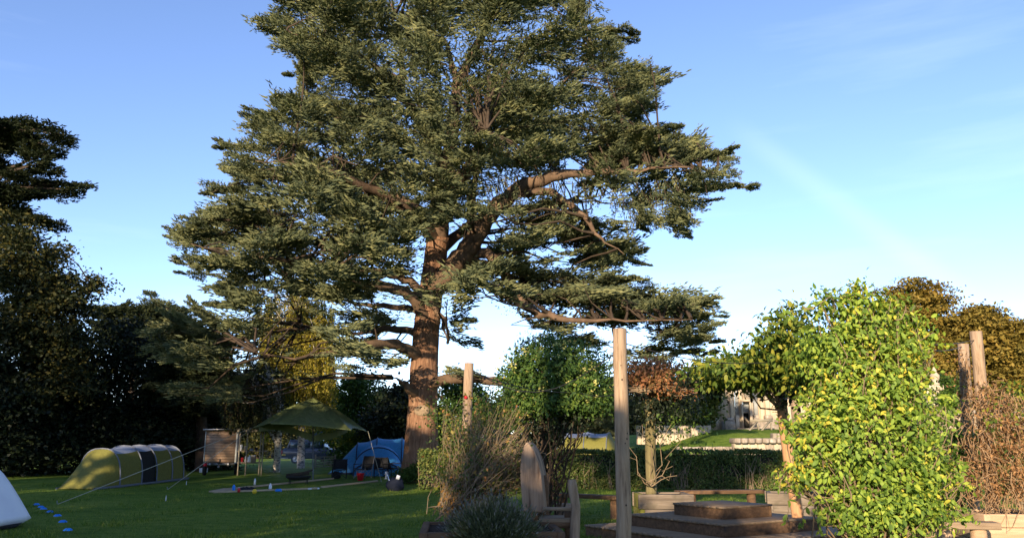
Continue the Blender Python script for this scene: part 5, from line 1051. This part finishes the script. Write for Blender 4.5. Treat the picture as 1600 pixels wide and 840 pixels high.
stems(rv, [(wander(P(1220 + rng.normal(0, 3), 640, 14.5), P(rng.uniform(1110, 1260), rng.uniform(560, 590), 13 + rng.random() * 1.5), 6, .1), .016, .006) for _ in range(14)] + [(wander(P(1246, 780, 14.6), P(1221, 600, 14.6), 8, .03), .014, .012)], m_twig)
# honeysuckle dome
hv = plant('honeysuckle', 'rounded dome of dense green honeysuckle with pale yellow flowers, left of the tall post', 'climbing plant', onG(848, 17.2))
HB = [blob(862, 588, 17.2, 78, 56, 1.1), blob(905, 612, 17.0, 55, 40, .9), blob(925, 602, 17.1, 34, 36, .8), blob(815, 612, 17.3, 42, 44, .8), blob(850, 560, 17.3, 48, 36, .8), blob(900, 570, 17.3, 45, 36, .8), blob(880, 635, 16.9, 85, 16, .9)]
foliage(hv, HB, 1900, 13, .075, .078, m_honey, down=.3, out=1.2, shell=.2)
p, o_, c = clump_pts([(b[0], b[1] - .02, b[2] + .03, b[3] * 1.02, b[4] * 1.02, b[5] * 1.02) for b in HB[:5]], 210, 7, .035, .04, .7); n = len(p); mb = MB(); mb.inst(T_leaf4, p, rdir(n), rdir(n), rng.uniform(.04, .075, n)); mb.build('flowers', m_flower, hv)
foliage(hv, [blob(850, 680, 17.3, 48, 45, .6), blob(830, 720, 17.4, 42, 40, .6), blob(880, 655, 17, 70, 14, .7), blob(845, 755, 17.3, 30, 12, .4)], 260, 12, .13, .075, m_dark, down=.5, shell=.6, part='painted_shade_leaves')  # shade below the dome is put into this near-black leaf colour
stems(hv, [(wander(onG(846 + rng.normal(0, 8), 17.2), P(rng.uniform(800, 930), rng.uniform(620, 655), 17 + rng.normal(0, .4)), 6, .12), .025, .008) for _ in range(34)], m_darkbark)
# red brown vine
rd = plant('climbing_vine', 'red brown leaved vine spreading flat over its post behind the tall bare post', 'vine', onG(1018, 18.9))
DB = [blob(1035, 592, 18.8, 52, 26, 1.0), blob(1010, 585, 18.8, 32, 24, .8), blob(1060, 605, 18.8, 34, 14, .8)]
foliage(rd, DB, 620, 12, .085, .085, m_red, down=.3, shell=.25)
foliage(rd, [blob(1035, 622, 18.9, 58, 13, 1.0), blob(1020, 645, 18.9, 36, 26, .7), blob(1062, 640, 18.9, 34, 16, .6), blob(1015, 670, 18.9, 20, 16, .3)], 240, 11, .13, .08, m_dark, down=.6, shell=.6, part='painted_shade_leaves')  # dark leaves stand in for the shaded underside of the vine
foliage(rd, [blob(1050, 655, 18.7, 60, 35, .6), blob(1085, 670, 18.7, 32, 40, .4), blob(1060, 690, 18.7, 40, 16, .4)], 60, 7, .12, .085, m_honey, down=.8, shell=.8, part='hanging_leaves')
stems(rd, [(wander(P(980 + rng.uniform(0, 20), 608 + rng.normal(0, 4), 18.3), P(1085 + rng.uniform(-15, 10), 606 + rng.normal(0, 5), 18.2), 6, .05), .012, .008) for _ in range(12)] + [(wander(P(1020, 760, 18.7), P(rng.uniform(975, 1085), rng.uniform(640, 690), 18.6), 6, .12), .013, .005) for _ in range(5)] + [(wander(P(1015, 755, 18.4), P(rng.choice((975, 1050)) + rng.normal(0, 8), rng.uniform(700, 745), 18.2), 5, .08), .014, .006) for _ in range(4)], m_twig)
# brown withered bush
bw = plant('withered_bush', 'brown withered bush of tangled dry stems over the right planter', 'bush', onG(1568, 13.7))
BB = [blob(1555, 655, 13.6, 50, 48, .5), blob(1575, 715, 13.5, 75, 55, .6), blob(1600, 690, 13.6, 60, 70, .6), blob(1535, 740, 13.4, 35, 44, .4), blob(1545, 615, 13.6, 24, 22, .25), blob(1610, 760, 13.4, 60, 26, .5)]
foliage(bw, BB, 700, 12, .08, .055, m_brownleaf, T=T_leaf4, down=.8, shell=.4)
foliage(bw, [blob(1600, 640, 13.3, 50, 50, .3), blob(1565, 640, 13.2, 30, 40, .3)], 22, 6, .07, .08, m_roofv, down=.6, part='green_leaves')
seg = []
for k in range(420):
    b_ = BB[rng.integers(0, len(BB))]; a = np.array(b_[:3]) + rdir(1)[0] * np.array(b_[3:6]) * 1.0; seg.append((wander(a, a + rng.normal(0, .16, 3) + (0, 0, -.38), 5, .05), .007, .003))
seg += [(wander(P(1505 + rng.normal(0, 4), 700, 15.3), P(1507 + rng.normal(0, 5), 560, 15.4), 6, .05), .014, .006) for _ in range(9)]
stems(bw, seg, surf('dry_stem', [(.3, (.20, .12, .06)), (.8, (.42, .28, .16))], nscale=4, rough=.9, bump=.2), n=4)
lp_, o__, c = clump_pts([blob(1508, 600, 15.4, 14, 60, .2)], 40, 8, .07); n = len(lp_); mb = MB(); mb.inst(T_leaf4, lp_, rdir(n), rdir(n), rng.uniform(.04, .08, n)); mb.build('dry_leaves', m_brownleaf, bw)
t = plant('leafy_shrub', 'dark green shrub in the shadow between the climbing vine and the brown bush', 'shrub', onG(1500, 15.5)); foliage(t, [blob(1500, 700, 15.5, 34, 60, .5), blob(1480, 760, 15.5, 40, 30, .5), blob(1460, 640, 15.6, 24, 50, .4)], 220, 12, .1, .09, m_honey, down=.4, shell=.4); stems(t, [(wander(onG(1500, 15.5), P(rng.uniform(1460, 1520), 670, 15.5), 5, .08), .02, .006) for _ in range(10)], m_darkbark)
t = plant('leafy_shrub', 'pale leaved climber low at the right edge behind the brown bush', 'shrub', onG(1600, 18)); foliage(t, [blob(1595, 620, 18, 40, 22, .5), blob(1600, 650, 18, 40, 20, .5)], 60, 8, .13, .12, m_roofv, down=.5, shell=.5); stems(t, [(wander(onG(1600, 18), P(rng.uniform(1565, 1630), 620, 18), 5, .08), .02, .006) for _ in range(8)], m_twig)
# twiggy shrub round the left post
ts = plant('twiggy_shrub', 'loose twiggy shrub with few green and orange leaves round the left post', 'shrub', onG(735, 13.0)); seg = []; pts_ = []
for k in range(430):
    px0 = rng.normal(722, 18); px1 = 690 + rng.random() ** .8 * 140; top = 620 + rng.random() ** .7 * 130 + max(0, px1 - 790) * .6; d0 = 12.7 + rng.normal(0, .3)
    a = P(px0, 800 + rng.uniform(-15, 15), d0); e = P(px1, top, d0 + rng.normal(0, .25)); w = wander(a, e, 7, .05); w[:, 0] += np.sin(np.linspace(0, 3, 7)) * rng.normal(0, .05); seg.append((w, .007, .0025)); 
    i = rng.integers(1, 6, 9); u = rng.random((9, 1)); pts_.append(w[i] * (1 - u) + w[i + 1] * u)
for k in range(120):
    a = P(rng.uniform(740, 830), rng.uniform(690, 760), 12.9); seg.append((wander(a, a + Vector((rng.normal(0, .25), rng.normal(0, .1), rng.normal(-.05, .15))), 5, .05), .008, .004))
stems(ts, seg, m_twig, 'twigs', 3); lp = np.concatenate(pts_) + rng.normal(0, .03, (len(pts_) * 9, 3)); n = len(lp); mb = MB(); mb.inst(T_leaf4, lp, rdir(n), rdir(n), rng.uniform(.035, .08, n)); mb.build('leaves', m_twigleaf, ts)
foliage(ts, [blob(690, 640, 13, 16, 40, .25), blob(700, 700, 13, 20, 40, .25), blob(760, 640, 13.2, 42, 30, .4), blob(800, 655, 13.2, 28, 26, .3), blob(725, 700, 12.8, 34, 50, .4)], 190, 8, .09, .06, m_twigleaf, T=T_leaf4, down=.4, shell=.7, part='leaves')
foliage(ts, [blob(710, 770, 12.5, 24, 28, .25), blob(728, 790, 12.2, 22, 16, .2)], 55, 9, .06, .065, m_orange, down=.4, part='orange_leaves')
foliage(ts, [blob(700, 660, 12.8, 14, 34, .2), blob(690, 600 + 130, 12.8, 12, 40, .2)], 40, 5, .06, .055, m_roofv, T=T_leaf4, down=.4, part='green_leaves')
# undergrowth behind it
t = plant('leafy_shrub', 'dense dark shrub growing between the left post and the hedge', 'shrub', onG(745, 20)); foliage(t, [blob(740, 715, 20, 50, 34, .7), blob(790, 725, 20, 44, 32, .7), blob(760, 650, 21, 55, 36, .8), blob(705, 660, 22, 34, 45, .7)], 330, 12, .14, .09, m_honey, T=T_leaf4, down=.3, shell=.4); stems(t, [(wander(onG(745 + rng.normal(0, 15), 20), P(rng.uniform(690, 830), rng.uniform(640, 700), 20), 6, .12), .02, .006) for _ in range(26)], m_twig)
# lavender
lv = plant('lavender', 'grey green lavender mound with dry flower spikes beside the carved chair', 'lavender', onG(775, 10.9) + Vector((0, 0, 0)))
n = 5200; th = rng.uniform(0, 2 * np.pi, n); rr = np.sqrt(rng.random(n)); c = np.array(tuple(onG(772, 10.9))); base = c + np.stack([np.cos(th) * rr * .38, np.sin(th) * rr * .35, np.full(n, .45)], -1)
tipv = np.stack([np.cos(th) * rr * .62 + rng.normal(0, .06, n), np.sin(th) * rr * .5 - .05 + rng.normal(0, .05, n), (.50 + .38 * (1 - rr ** 2) + rng.normal(0, .06, n))], -1); tips_ = c + tipv; dv = tips_ - base; ln = np.linalg.norm(dv, axis=1)
mb = MB(); mb.inst(T_sliver, base, dv, rdir(n), np.stack([ln, np.full(n, .05), ln], -1))
m_ = 15000; i = rng.integers(0, n, m_); u = rng.uniform(.25, 1.0, (m_, 1)); mb.inst(T_sliver, base[i] + dv[i] * u + rng.normal(0, .02, (m_, 3)), dv[i] / ln[i][:, None] + rdir(m_) * .7, rdir(m_), rng.uniform(.03, .075, m_)); mb.build('foliage', m_lav, lv)
k = rng.random(n) < .13; d2 = norm(dv[k]) + rdir(k.sum()) * .2 + (0, 0, .3); st_ = tips_[k]; mb = MB(); mb.inst(T_sliver, st_, d2, rdir(len(st_)), np.stack([np.full(len(st_), .15), np.full(len(st_), .03), np.full(len(st_), .1)], -1)); mb.build('stalks', m_lav, lv)
mb = MB(); e = st_ + norm(d2) * .10; mb.inst(T_sliver, e, d2, rdir(len(e)), np.stack([np.full(len(e), .06), np.full(len(e), .07), np.full(len(e), .08)], -1)); tag(mb.build('flower_heads', m_lavtip, lv), None, None, None, 'stuff')
# long grass tufts by the stage
for i, (px, py, lab) in enumerate([(948, 834, 'tuft of longer grass at the foot of the tall bare post'), (1560, 838, 'tuft of sunlit grass below the right planter'), (1010, 838, 'tuft of weeds in front of the lowest stage step')]):
    q = G(px, py); n = 260; p_ = np.array(tuple(q)) + np.stack([rng.normal(0, .22, n), rng.normal(0, .12, n), np.zeros(n)], -1); mb = MB(); mb.inst(T_blade, p_, rdir(n) * .35 + (0, 0, 1), rdir(n), np.stack([rng.uniform(.08, .2, n), np.full(n, .06), np.full(n, .1)], -1)); tag(mb.build('grass_tuft', m_grass, None, origin=q), lab, 'grass', None)
